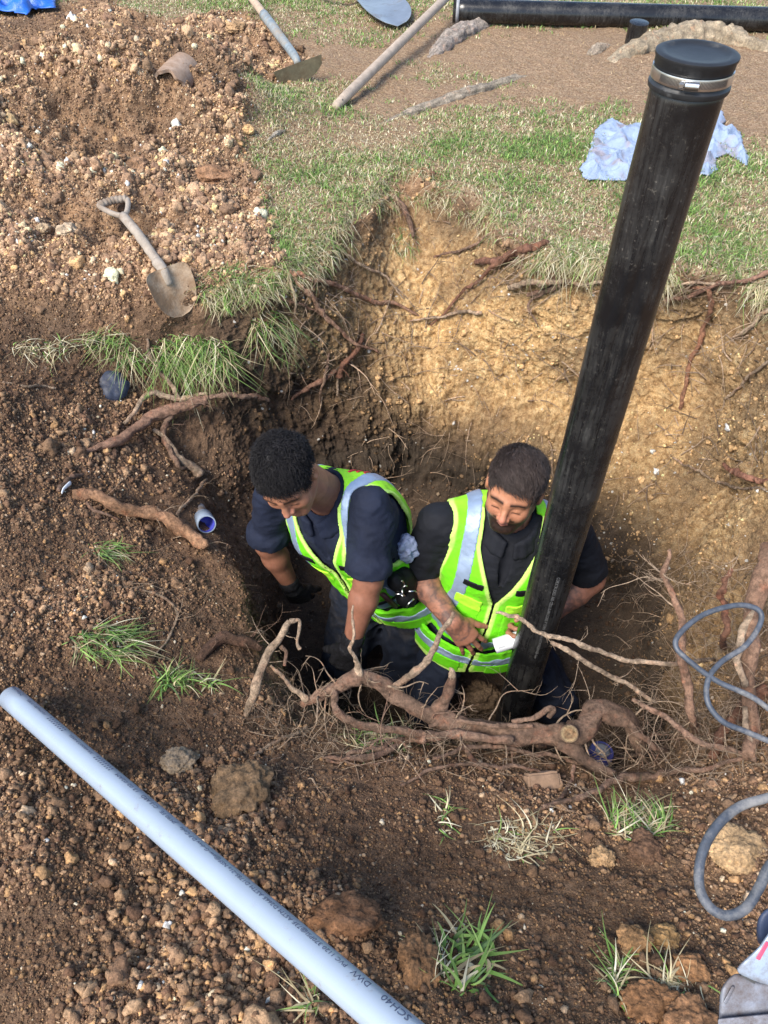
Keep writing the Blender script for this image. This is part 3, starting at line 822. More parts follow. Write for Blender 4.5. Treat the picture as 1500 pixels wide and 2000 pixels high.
    for side in ('r', 'l'):
        S_, E_ = cfg['S'+side], cfg['E'+side]; e = S_+(E_-S_)*cfg['sleeve']; a_ = nz(E_-S_).astype(np.float32)
        along = (P3-e.astype(np.float32))@a_; rad = sd_cap(P3, e-.05*a_, e+.1*a_, 0, 0)
        sh.d = np.where((along > .0) & (rad < .11), np.maximum(sh.d, along-.006), sh.d)
    # open neck
    nk = sd_cap(P3, neck0, H.astype(float), .066, .060)
    vneck = sd_cap(P3, T((0, .115, .47)), T((0, .13, .36)), .030, .008)
    sh.d = np.maximum(sh.d, -nk); sh.d = np.maximum(sh.d, -vneck)
    v, f = nets(sh.d, sh.lo, sh.h); v = relax(v, f, 1, .4)
    shirt = adopt(mesh_np('polo_shirt', v, f, cfg['shirt']), root)
    del sh
    # collar: a ring round the neck opening
    cv = Vol(neck0-.16, neck0+.2, .0035)
    ringc = neck0+R[:, 2]*.045+R[:, 1]*.012; NS = 20
    def ringp(a, rr, h):
        return ringc+R[:, 0]*math.sin(a)*rr*1.0+R[:, 1]*(math.cos(a)*rr*1.15+.012)+R[:, 2]*(h-.035*max(0, math.cos(a)))
    for k in range(NS):
        a0 = math.radians(14+332*k/NS); a1 = math.radians(14+332*(k+1)/NS)
        for rr, hh in ((.074, .012), (.079, -.002), (.085, -.016), (.091, -.028)):
            cv.cap(ringp(a0, rr, hh), ringp(a1, rr, hh), .0075, .0075, .014, .03)
    v, f = nets(cv.d, cv.lo, cv.h); v = relax(v, f, 1, .4)
    adopt(mesh_np('collar', v, f, cfg['shirt']), shirt)
    if cfg['buttons']:
        bm_v, bm_f = ico(2)
        for bz_ in (.355, .30):
            p = T((0, .135, bz_)); p = p+R[:, 1]*.004
            adopt(mesh_np('button', (bm_v*np.array([.005, .002, .005]))@R.T+p, bm_f, M_BAND), shirt)
    # ---- vest: a shell round the torso with armholes and an open front
    tl_ = np.array([T(c_) for c_ in ((-.25, -.2, -.2), (.25, .24, -.2), (-.27, -.2, .56), (.27, .2, .56), (-.25, .24, -.2), (.25, -.2, -.2))])
    vv = Vol(tl_.min(0)-.02, tl_.max(0)+.02, .0036)
    torso(vv, O, R, sc, .0, cfg['fat'])
    sl = tuple(slice(0, n) for n in vv.n); P3 = vv.pts(sl)
    lx = ((P3-O.astype(np.float32))@R[:, 0].astype(np.float32))/sc; ly = ((P3-O.astype(np.float32))@R[:, 1].astype(np.float32))/sc; lz = ((P3-O.astype(np.float32))@R[:, 2].astype(np.float32))/sc
    d0 = vv.d.copy(); near = np.abs(d0) < .06
    # below the hips the skirt of the vest hangs straight
    sk = np.sqrt((lx/1.28)**2+ly**2)*sc-(.142*cfg['fat']*sc)
    d0 = np.where(lz < .02, np.minimum(d0, np.maximum(sk, -(lz+.2)*sc)), d0)
    wr = np.zeros_like(d0); q = P3[near]
    drf = sstep(.45, .1, lz); drape = drf[near]
    wr[near] = (.004+.006*drape)*fbm(q@np.diag([1, 1, .55]), 11, 3, cfg['seed'])+(.002+.003*drape)*np.abs(pn(q, 26, 5+cfg['seed']))
    d0 = d0+wr-.003*drf
    arm_d = np.full(d0.shape, 1., np.float32)
    for side in ('r', 'l'):
        S_, E_ = cfg['S'+side], cfg['E'+side]
        s_ = 1 if side == 'l' else -1
        arm_d = np.minimum(arm_d, sd_cap(P3, T((s_*.21, .0, .43)), T((s_*.215, .0, .30)), .082*sc, .088*sc))
        arm_d = np.minimum(arm_d, sd_cap(P3, S_, E_, .066, .072))
    wo = cfg['open']                        # opening half-width against height
    half = np.interp(lz.ravel(), [-.3, -.1, .15, .27, .37, .46, .6], [wo[0], wo[0], wo[1], wo[2], wo[3], .080, .085]).reshape(lz.shape).astype(np.float32)
    opening = np.where(ly > 0.0, np.abs(lx-cfg['openx']*(sstep(.25, -.1, lz)))-half, 1.)
    backneck = sd_cap(P3, neck0, H, .080, .074)
    hem = cfg['hem']+.012*np.sin(lx*14)+.01*np.sin(lx*31+1)
    def shell(off, th, extra=None):
        d = np.abs(d0-off)-th
        d = np.maximum(d, -(lz-hem)); d = np.maximum(d, lz-.56)
        d = np.maximum(d, -arm_d); d = np.maximum(d, -opening); d = np.maximum(d, -backneck)
        if extra is not None: d = np.maximum(d, extra)
        return d
    def piece(name, off, th, extra, mat, parent, col=None, label=None):
        v, f = nets(shell(off, th, extra), vv.lo, vv.h)
        if not len(v): return None
        v = relax(v, f, 1, .4)
        at = {'col': col(loc(v), v)} if col else None
        o = adopt(mesh_np(name, v, f, mat, attrs=at), parent)
        if label: o['label'] = label
        return o
    lime = np.array(cfg['lime']); yel = np.array((.40, .86, .04))
    def vcol(Lv, v):
        c = np.tile(lime, (len(v), 1))
        ed = np.minimum(np.minimum(tri(arm_d, vv, v), tri(np.minimum(opening, .2), vv, v)), Lv[:, 2]-cfg['hem']-.01)
        e = sstep(.016, .010, ed)[:, None]
        up = (sstep(.02, -.04, Lv[:, 1])*sstep(.2, .3, Lv[:, 2]))[:, None]      # the back yoke is yellower mesh
        c = c*(1-.7*up)+yel*.7*up
        return c*(1-e)+np.array((.55, .86, .18))*e
    vest = piece('hi_vis_vest', .018, .0045, None, M_LIME, root, vcol, cfg['vest_label'])
    for s_ in (-1, 1):
        bandx = np.abs(np.abs(lx)-.114-.03*sstep(.30, .10, lz)) - .021
        e = np.maximum(np.maximum(bandx, -(lz-.07)), -s_*lx)
        piece('reflective_stripe', .0215, .0032, e, M_REFL, vest)
    piece('reflective_stripe', .0218, .0032, np.abs(lz-.075)-.025, M_REFL, vest)
    piece('reflective_stripe', .0218, .0032, np.abs(lz+.035)-.019, M_REFL, vest)
    for s_ in (-1, 1):
        fl = np.maximum(np.maximum(np.abs(lx-s_*.078)-.042, np.abs(lz-.262-.12*(lx*s_-.078))-.024), -ly)
        piece('pocket_flap', .0235, .0035, fl, M_LIME, vest, lambda Lv, v: np.tile(yel, (len(v), 1)))
        pk = np.maximum(np.maximum(np.abs(lx-s_*.078)-.040, np.abs(lz-.190)-.060), -ly)
        piece('chest_pocket', .0212, .0030, pk, M_LIME, vest, lambda Lv, v: np.tile(lime, (len(v), 1)))
        bd = np.maximum(np.maximum(np.abs(lx-s_*.079)-.031, np.abs(lz-.352)-.012), -ly)
        piece('black_band', .0225, .0035, bd, M_BAND, vest)
        bd = np.maximum(np.maximum(np.abs(lx-s_*.078)-.048, np.abs(lz-.112)-.0105), -ly)
        if s_ > 0 or cfg['seed'] > 3: piece('black_band', .0225, .0035, bd, M_BAND, vest)
        pk = np.maximum(np.maximum(np.abs(lx-s_*.095)-.052, np.abs(lz+.085)-.030), -ly)
        piece('lower_pocket', .0222, .0034, pk, M_LIME, vest, lambda Lv, v: np.tile(lime*.9, (len(v), 1)))
        zp = np.maximum(np.maximum(np.where(lx*s_ > 0, opening-.0035, 1.), -ly), np.maximum(lz-.33, -(lz+.15)))
        if s_ < 0 or cfg['seed'] > 3: piece('zip', .0185, .0045, zp, M_BAND, vest)
    cfg['_surf'] = (vv, d0)
    # ---- trousers and boots
    tv = Vol(np.minimum(lo, np.min([a for l in legs for a in l], 0)-.14), np.maximum(np.array([hi[0], hi[1], O[2]+.2]), np.max([a for l in legs for a in l], 0)+.1), .0045)
    E = lambda c, r, k: tv.ell(T(c), np.array(r)*sc, R, k, .07)
    E((0, -.01, .0), (.180*cfg['fat'], .140*cfg['fat'], .14), .04)
    for hp, kn, an, toe in legs:
        tv.cap(hp, kn, .104, .080, .05); tv.cap(kn, an, .078, .055, .04)
    P3t = tv.pts(tuple(slice(0, n) for n in tv.n)); near = np.abs(tv.d) < .035; q = P3t[near]
    tv.d[near] += (.014*fbm(q@np.diag([1, 1, .6]), 9, 3, 31)+.010*np.abs(pn(q@np.diag([1, 1, 1.5]), 16, 4))).astype(np.float32)
    lzt = (P3t@R[:, 2].astype(np.float32)-np.float32(O@R[:, 2]))/sc
    tv.d = np.maximum(tv.d, lzt-.06)
    v, f = nets(tv.d, tv.lo, tv.h); v = relax(v, f, 1, .4)
    adopt(mesh_np('trousers', v, f, cfg['trousers']), root)
    del tv, P3t, lzt
    for hp, kn, an, toe in legs:
        bv = Vol(np.minimum(an, toe)-.1, np.maximum(an, toe)+.1, .005)
        bv.cap(an+V(0, 0, .01), toe, .048, .042, .03); bv.cap(an, an+nz(kn-an)*.05, .052, .055, .02)
        v, f = nets(bv.d, bv.lo, bv.h)
        adopt(mesh_np('boot', v, f, M_BOOT), root)
    # ---- hair
    r = np.random.default_rng(cfg['seed']+90)
    N = cfg['hair_n']
    dirs = r.normal(size=(N*3, 3)); dirs /= np.linalg.norm(dirs, axis=1)[:, None]
    el = dirs*np.array([.078, .098, .087])+np.array([0, -.016, .042])
    line = np.where(el[:, 1] > .02, .076-.10*np.maximum(np.abs(el[:, 0])-.03, 0), .076-.95*(.02-el[:, 1]))
    line = np.maximum(line, -.055)
    line = np.where((np.abs(el[:, 0]) > .05) & (el[:, 1] > -.03) & (el[:, 1] < .045), np.minimum(line, .028-.1*(el[:, 1])), line)
    line = line-cfg['hairdrop']
    keep = el[:, 2] > line+r.normal(0, .004, len(el))
    keep &= ~((np.abs(el[:, 0]) > .060) & (np.abs(el[:, 2]) < .036) & (np.abs(el[:, 1]+.010) < .030))
    el = el[keep][:N]; nl = nz_rows(el-np.array([0, -.016, .02]))
    flow = np.tile(np.array(cfg['flow']), (len(el), 1))+cfg['whorl']*np.cross(nl, np.array([0, -.3, 1.]))+.75*np.stack([pn(el, 22, 1), pn(el, 22, 2), pn(el, 22, 3)], -1)+r.normal(0, cfg['messy'], (len(el), 3))
    flow = flow+np.stack([el[:, 0]*2.5, el[:, 1]*0, -np.abs(el[:, 0])*6], -1)
    flow -= (flow*nl).sum(1)[:, None]*nl; flow = nz_rows(flow)
    ln = cfg['hair_len']*(1-.6*sstep(.02, -.03, el[:, 2]))*(1-.45*sstep(.05, .072, np.abs(el[:, 0])))
    v, f = strand_mesh(el, flow, nl, len(el), ln[:, None, None], cfg['curl'], r, cfg['lift'])
    # base cap under the strands
    capv, capf = ico(5)
    ce = capv*np.array([.0785, .0985, .0875])*(1+cfg['cap']*(.6+.8*np.abs(fbm(capv, 3.2, 3, 4))[:, None]))+np.array([0, -.016, .042])
    okv = ce[:, 2] > np.where(ce[:, 1] > .02, .078, np.maximum(.078-.95*(.02-ce[:, 1]), -.055))-cfg['hairdrop']-.002
    okv |= (np.abs(ce[:, 0]) > .05) & (ce[:, 1] > -.03) & (ce[:, 1] < .045) & (ce[:, 2] > .03)
    capf = capf[okv[capf].all(1)]
    vv_ = np.concatenate([v, ce])@HR.T*hs+H
    m = M_HAIR
    hc = np.tile(np.array(cfg['haircol']), (len(vv_), 1))
    adopt(mesh_np('hair', vv_, [f, capf+len(v)], m, attrs={'col': hc*np.exp(.35*fbm(vv_, 60, 2, 3))[:, None]}), root)
    return root, hands, (T, loc, vv, d0, shell, lx, ly, lz, vest, piece)
def nz_rows(a): return a/np.maximum(np.linalg.norm(a, axis=1), 1e-9)[:, None]
def hair_material():
    m, nt, bs = new_mat("hair")
    lk(nt, attr(nt, 'col').outputs['Color'], bs.inputs['Base Color'])
    bs.inputs['Roughness'].default_value = .55; bs.inputs['Specular IOR Level'].default_value = .3
    return m
M_HAIR = hair_material()

def dirv(yaw, pitch):                       # yaw from -Y towards -X, pitch downwards, degrees
    a, b = math.radians(yaw), math.radians(pitch)
    return V(-math.sin(a)*math.cos(b), -math.cos(a)*math.cos(b), -math.sin(b))
def head_frame(yaw, pitch, roll):
    f = dirv(yaw, pitch); up0 = V(0, 0, 1)
    l = nz(np.cross(up0-np.dot(up0, f)*f, f)); u = np.cross(f, l); 
    a = math.radians(roll)
    l2 = l*math.cos(a)+u*math.sin(a); u2 = -l*math.sin(a)+u*math.cos(a)
    return np.stack([l2, f, u2], 1)
FLOOR = -1.2
# right-hand worker: kneeling behind the standpipe, looking down at the fitting in his hands
oA = V(.335, 1.645, -.765); nA = D(1000, 1012, 2.33)
RA = frame(V(-.10, -1, .05), nA-oA)
A = dict(label='bearded man in black polo and lime vest kneeling behind the upright black pipe', floor=FLOOR,
    pelvis=oA, R=RA, sc=1.04, head=D(1003, 958, 2.2), HR=head_frame(22, 1, -4), hsc=.96, fat=1.07, arm=1.08,
    Sr=V(.165, 1.62, -.27), Er=V(.112, 1.63, -.53), Wr=D(884, 1214, 2.42),
    Sl=V(.585, 1.65, -.30), El=V(.69, 1.63, -.56), Wl=V(.505, 1.50, -.64),
    hand_r=((D(938, 1278, 2.48)-D(884, 1214, 2.42), CP-D(884, 1214, 2.42), V(1, .1, .3)), dict(curl=(14, 16, 10), tcurl=.0, sc=.98, spread=1.1)),
    hand_l=((V(-.95, -.35, .12), V(.1, 1, -.55), V(0, -.2, 1)), dict(curl=(48, 50, 35), tcurl=1.0, sc=1.0)),
    legs=[(V(.25, 1.66, -.82), V(.165, 1.47, -1.11), V(.22, 1.93, -1.13), V(.24, 2.05, -1.16)), (V(.43, 1.66, -.82), V(.635, 1.49, -1.11), V(.56, 1.94, -1.13), V(.58, 2.06, -1.16))],
    skin=(.37, .17, .095), armskin=(.30, .14, .09), beard=True, tattoo=True, sleeve=.86, cuff=.0, shirt=M_BLACK, buttons=True,
    trousers=M_TROUSA, lime=(.16, .70, .012), open=(.004, .003, .003, .040), openx=-.012, hem=-.115, seed=2,
    vest_label='lime vest hanging straight, zip half open over a black polo', hair_n=5200, hair_len=.036, curl=.002, lift=.007, flow=(.35, .9, .0), whorl=.5, messy=.14, haircol=(.045, .033, .030), hairdrop=.0, cap=.03)
build_A = build_person(A)
# left-hand worker: bent forward, reaching down with gloved hands
oB = V(.03, 1.73, -.64); nB = D(612, 950, 2.26)
RB = frame(V(-.40, -.85, -.33), nB-oB)
Bp = dict(label='curly haired man in navy shirt, lime vest and black gloves bending forward', floor=FLOOR,
    pelvis=oB, R=RB, sc=1.02, head=D(562, 932, 2.08), HR=head_frame(4, 27, 15), hsc=.93, fat=.97, arm=.95,
    Sr=V(-.35, 1.70, -.215), Er=D(524, 1062, 2.56), Wr=D(572, 1150, 2.74),
    Sl=V(-.035, 1.55, -.115), El=D(720, 1132, 2.32), Wl=D(684, 1268, 2.42),
    hand_r=((D(602, 1190, 2.9)-D(572, 1150, 2.74), V(0, -1, .6), V(1, 0, 0)), dict(curl=(25, 35, 25), sc=1.0)),
    hand_l=((D(655, 1330, 2.56)-D(684, 1268, 2.42), CP-D(684, 1268, 2.42), V(-1, 0, 0)), dict(curl=(30, 35, 25), tcurl=.5, sc=1.04)),
    legs=[(V(-.07, 1.75, -.70), V(-.16, 1.64, -1.11), V(-.05, 2.06, -1.13), V(-.05, 2.18, -1.16)), (V(.12, 1.73, -.70), V(.065, 1.60, -1.11), V(.16, 2.02, -1.13), V(.18, 2.14, -1.16))],
    skin=(.31, .145, .085), armskin=(.24, .11, .07), beard=False, tattoo=False, sleeve=.84, cuff=.009, shirt=M_NAVY, buttons=False,
    trousers=M_TROUS, lime=(.16, .68, .012), open=(.006, .006, .008, .030), openx=-.02, hem=-.12, seed=5,
    vest_label='lime vest with a crumpled open front and a yellower back', hair_n=5200, hair_len=.036, curl=.0065, lift=.009, flow=(.1, .6, .0), whorl=.9, messy=.4, haircol=(.010, .009, .011), hairdrop=.008, cap=.04)
build_B = build_person(Bp)
# gloves of the left-hand worker
for k, hp in enumerate(build_B[1]):
    W_ = Bp['Wr'] if k == 0 else Bp['Wl']; E_ = Bp['Er'] if k == 0 else Bp['El']
    pts_ = np.array([a[0] for a in hp]+[a[1] for a in hp])
    gv = Vol(pts_.min(0)-.06, pts_.max(0)+.06, .0028)
    for a in hp: gv.cap(a[0], a[1], a[2]+.0028, a[3]+.0028, a[4], .02)
    ax_ = nz(E_-W_); gv.cap(W_, W_+ax_*.04, .031, .035, .012); gv.cap(W_+ax_*.036, W_+ax_*.042, .0365, .0365, .004)
    q = gv.pts(tuple(slice(0, n) for n in gv.n)); gv.d += .0018*pn(q, 70, 3)
    v, f = nets(gv.d, gv.lo, gv.h); v = relax(v, f, 1, .4)
    adopt(mesh_np('glove', v, f, M_GLOVE), build_B[0])
# ------------------------------------------------------------------ generic builders
def frames_along(pts):
    t = np.gradient(pts, axis=0); t = t/np.maximum(np.linalg.norm(t, axis=1), 1e-9)[:, None]
    n = np.zeros_like(t); a = V(0, 0, 1) if abs(t[0, 2]) < .9 else V(1, 0, 0)
    n[0] = nz(a-np.dot(a, t[0])*t[0])
    for i in range(1, len(t)):
        q = n[i-1]-np.dot(n[i-1], t[i])*t[i]; n[i] = q/max(np.linalg.norm(q), 1e-9)
    return t, n, np.cross(t, n)
def spline(ctrl_pts, n):
    c = np.array(ctrl_pts, float); e = np.vstack([2*c[0]-c[1], c, 2*c[-1]-c[-2]])
    seg = np.linspace(0, len(c)-1-1e-6, n); i = seg.astype(int); t = (seg-i)[:, None]
    return catmull(e[i], e[i+1], e[i+2], e[i+3], t)
def tube(pts, rad, ns=8, closed_ends=True, rough=0.0, rf=30., seed=0, squash=1.0):
    pts = np.asarray(pts, float); rad = np.broadcast_to(rad, len(pts)).astype(float)
    t, a, b = frames_along(pts)
    th = np.arange(ns)/ns*2*math.pi
    ring = np.cos(th)[None, :, None]*a[:, None]+np.sin(th)[None, :, None]*b[:, None]*squash
    v = pts[:, None]+ring*rad[:, None, None]
    if rough:
        n_ = fbm(v.reshape(-1, 3), rf, 3, seed).reshape(v.shape[:2])+.6*fbm(np.stack([np.broadcast_to(th[None]*3, v.shape[:2]), np.broadcast_to((np.arange(len(pts))*.12)[:, None], v.shape[:2]), v[..., 0]*0], -1).reshape(-1, 3), 1.3, 2, seed+4).reshape(v.shape[:2])
        v = v+ring*(rad[:, None]*rough*n_)[..., None]
    v = v.reshape(-1, 3); m = len(pts)
    i = np.arange(m-1)[:, None]*ns; j = np.arange(ns)[None]; j2 = (j+1) % ns
    f = np.stack([i+j, i+j2, i+ns+j2, i+ns+j], -1).reshape(-1, 4)
    tri = np.zeros((0, 3), int)
    if closed_ends:
        v = np.vstack([v, pts[0], pts[-1]]); k = np.arange(ns)
        tri = np.vstack([np.stack([k*0+m*ns, (k+1) % ns, k], -1), np.stack([k*0+m*ns+1, (m-1)*ns+k, (m-1)*ns+(k+1) % ns], -1)])
    return v, f, tri
class Acc:
    def __init__(s): s.v = []; s.q = []; s.t = []; s.c = []; s.n = 0
    def add(s, v, q=None, t=None, col=(1, 1, 1)):
        v = np.asarray(v, float); s.v.append(v); c = np.array(col, float)
        s.c.append(np.tile(c, (len(v), 1)) if c.ndim == 1 else c)
        if q is not None and len(q): s.q.append(np.asarray(q)+s.n)
        if t is not None and len(t): s.t.append(np.asarray(t)+s.n)
        s.n += len(v); return s
    def build(s, name, mat, parent=None, smooth=True, attrs=True):
        f = []
        if s.q: f.append(np.concatenate(s.q))
        if s.t: f.append(np.concatenate(s.t))
        o = mesh_np(name, np.concatenate(s.v), f, mat, smooth=smooth, attrs={'col': np.concatenate(s.c)} if attrs else None)
        if parent: adopt(o, parent)
        return o
def sharp(o, ang=35):
    me = o.data; me.update()
    try: me.set_sharp_from_angle(angle=math.radians(ang))
    except Exception: pass
    return o
def lathe(prof, ns, M, O):                  # prof: (r, h) pairs; M columns x,y,axis
    p = np.array(prof, float); th = np.arange(ns)/ns*2*math.pi
    v = O+np.einsum('ij,kj->ki', M, np.stack([(p[:, 0:1]*np.cos(th)).ravel(), (p[:, 0:1]*np.sin(th)).ravel(), np.repeat(p[:, 1], ns)], -1))
    m = len(p); i = np.arange(m-1)[:, None]*ns; j = np.arange(ns)[None]; j2 = (j+1) % ns
    return v, np.stack([i+j, i+j2, i+ns+j2, i+ns+j], -1).reshape(-1, 4)
def basis(axis, hint=(0, 0, 1)):
    z = nz(axis); h = np.array(hint, float)
    if abs(np.dot(nz(h), z)) > .98: h = V(1, 0, 0)
    x = nz(h-np.dot(h, z)*z); return np.stack([x, np.cross(z, x), z], 1)
def box_v(lo, hi):
    x0, y0, z0 = lo; x1, y1, z1 = hi
    v = np.array([[x0,y0,z0],[x1,y0,z0],[x1,y1,z0],[x0,y1,z0],[x0,y0,z1],[x1,y0,z1],[x1,y1,z1],[x0,y1,z1]], float)
    q = np.array([[0,3,2,1],[4,5,6,7],[0,1,5,4],[1,2,6,5],[2,3,7,6],[3,0,4,7]])
    return v, q
def text_verts(s, size, res=2):
    cu = bpy.data.curves.new("lettering", 'FONT'); cu.body = s; cu.size = size; cu.resolution_u = res; cu.align_x = 'LEFT'
    o = bpy.data.objects.new("lettering", cu); scene.collection.objects.link(o)
    dg = bpy.context.evaluated_depsgraph_get(); me = bpy.data.meshes.new_from_object(o.evaluated_get(dg))
    me.calc_loop_triangles()
    v = np.array([x.co[:] for x in me.vertices]).reshape(-1, 3); t = np.array([x.vertices[:] for x in me.loop_triangles]).reshape(-1, 3)
    bpy.data.objects.remove(o); bpy.data.curves.remove(cu); bpy.data.meshes.remove(me)
    return v, t
def wrap_text(s, size, Rr, O, M, h0, ang0, mat, parent, flip=1, name='lettering', gap=.0006, stretch=1.0):
    """letters run along the cylinder axis starting at height h0, wrapped round radius Rr at angle ang0"""
    v, t = text_verts(s, size)
    if not len(v): return None
    h = h0+flip*v[:, 0]*stretch; a = ang0-flip*(v[:, 1]-size*.35)/Rr
    w_ = np.stack([np.cos(a)*(Rr+gap), np.sin(a)*(Rr+gap), h], -1)@M.T+O
    o = mesh_np(name, w_, t, mat, smooth=False); adopt(o, parent); return o
def simple_mat(name, col, rough=.6, metal=0, nscale=20, var=.2, bmp=.1, bscale=80, spec=.5, dirt=None, dirt_amt=.5, usecol=False, bdist=.003, dscale=7, coat=0):
    m, nt, bs = new_mat(name); co = objco(nt)
    base = attr(nt, 'col').outputs['Color'] if usecol else col
    c = mix(nt, 1, base, ramp(nt, noise(nt, nscale, 5, .65, co), [(.3, (1-var,)*3), (.7, (1+var,)*3)]), 'MULTIPLY')
    rgh = None
    if dirt:
        dm = ramp(nt, noise(nt, dscale, 9, .75, co), [(.62-dirt_amt*.3, (0, 0, 0)), (.75-dirt_amt*.2, (1, 1, 1))])
        c = mix(nt, dm, c, dirt)
        rgh = math_(nt, 'ADD', math_(nt, 'MULTIPLY', dm, max(0., .9-rough)), rough); lk(nt, rgh, bs.inputs['Roughness'])
    lk(nt, c, bs.inputs['Base Color'])
    if rgh is None: bs.inputs['Roughness'].default_value = rough
    bs.inputs['Metallic'].default_value = metal; bs.inputs['Specular IOR Level'].default_value = spec
    bs.inputs['Coat Weight'].default_value = coat
    if bmp: bump(nt, bs, noise(nt, bscale, 6, .65, co), bmp, bdist)
    return m
def abs_material():
    m, nt, bs = new_mat("black_abs"); co = objco(nt)
    mp = nd(nt, "ShaderNodeMapping"); mp.inputs['Scale'].default_value = (1, 1, .06); lk(nt, co, mp.inputs[0])
    streak = noise(nt, 75, 12, .8, mp.outputs[0]); blot = noise(nt, 7, 8, .7, co)
    a = ramp(nt, streak, [(.42, (0, 0, 0)), (.68, (1, 1, 1))]); b = ramp(nt, blot, [(.40, (0, 0, 0)), (.7, (1, 1, 1))])
    dust = math_(nt, 'MULTIPLY', a, b)
    c = mix(nt, dust, (.007, .007, .008), (.07, .068, .065))
    c = mix(nt, math_(nt, 'MULTIPLY', ramp(nt, noise(nt, 130, 6, .8, co), [(.58, (0, 0, 0)), (.66, (1, 1, 1))]), math_(nt, 'MULTIPLY', b, .9)), c, (.22, .20, .17))
    lk(nt, c, bs.inputs['Base Color'])
    lk(nt, math_(nt, 'ADD', math_(nt, 'MULTIPLY', dust, .45), math_(nt, 'ADD', .15, math_(nt, 'MULTIPLY', blot, .18))), bs.inputs['Roughness'])
    bump(nt, bs, math_(nt, 'ADD', streak, math_(nt, 'MULTIPLY', noise(nt, 9, 4, .5, co), 2.0)), .12, .003)
    return m
M_ABS = abs_material()
M_RUBBER = simple_mat("black_rubber", (.014, .015, .017), .5, nscale=30, var=.3, bmp=.15, dirt=(.10, .10, .10), dirt_amt=.3)
M_STEEL = simple_mat("clamp_steel", (.62, .62, .62), .28, 1, nscale=60, var=.15, bmp=.05)
M_SLOT = simple_mat("clamp_slots", (.05, .05, .05), .6)
M_WHITEINK = simple_mat("pale_ink", (.15, .15, .15), .7, bmp=0)
M_DARKINK = simple_mat("dark_ink", (.06, .08, .14), .7, bmp=0)
M_PVC = simple_mat("white_pvc", (.27, .325, .40), .25, nscale=5, var=.05, bmp=.03, bscale=30, dirt=(.17, .16, .16), dirt_amt=.12, dscale=22, coat=.1)
M_PVCW = simple_mat("white_fitting", (.72, .75, .80), .4, nscale=9, var=.05, bmp=.02)
M_WOOD = simple_mat("worn_handle_wood", (.42, .31, .22), .75, nscale=35, var=.22, bmp=.3, dirt=(.30, .24, .19), dirt_amt=.5)
M_GREYWOOD = simple_mat("weathered_handle", (.36, .29, .23), .8, nscale=28, var=.22, bmp=.35, bscale=60)
M_MUDDY = simple_mat("muddy_grey_handle", (.30, .255, .21), .85, nscale=20, var=.2, bmp=.6, bscale=45, dirt=(.16, .11, .075), dirt_amt=.45, bdist=.006)
M_MUDSTEEL = simple_mat("muddy_steel", (.46, .36, .26), .7, .2, nscale=16, var=.25, bmp=.6, bscale=40, dirt=(.25, .16, .095), dirt_amt=1.0, bdist=.006)
M_BLUESTEEL = simple_mat("bare_shovel_steel", (.34, .36, .39), .38, .75, nscale=12, var=.15, bmp=.1, dirt=(.25, .25, .25), dirt_amt=.25)
M_HOESTEEL = simple_mat("rusty_hoe_blade", (.15, .13, .08), .55, .4, nscale=20, var=.3, bmp=.3, dirt=(.10, .075, .045), dirt_amt=.7)
M_SOCKET = simple_mat("painted_socket", (.22, .26, .28), .5, .2, nscale=30, var=.3, bmp=.3, dirt=(.28, .24, .19), dirt_amt=.6)

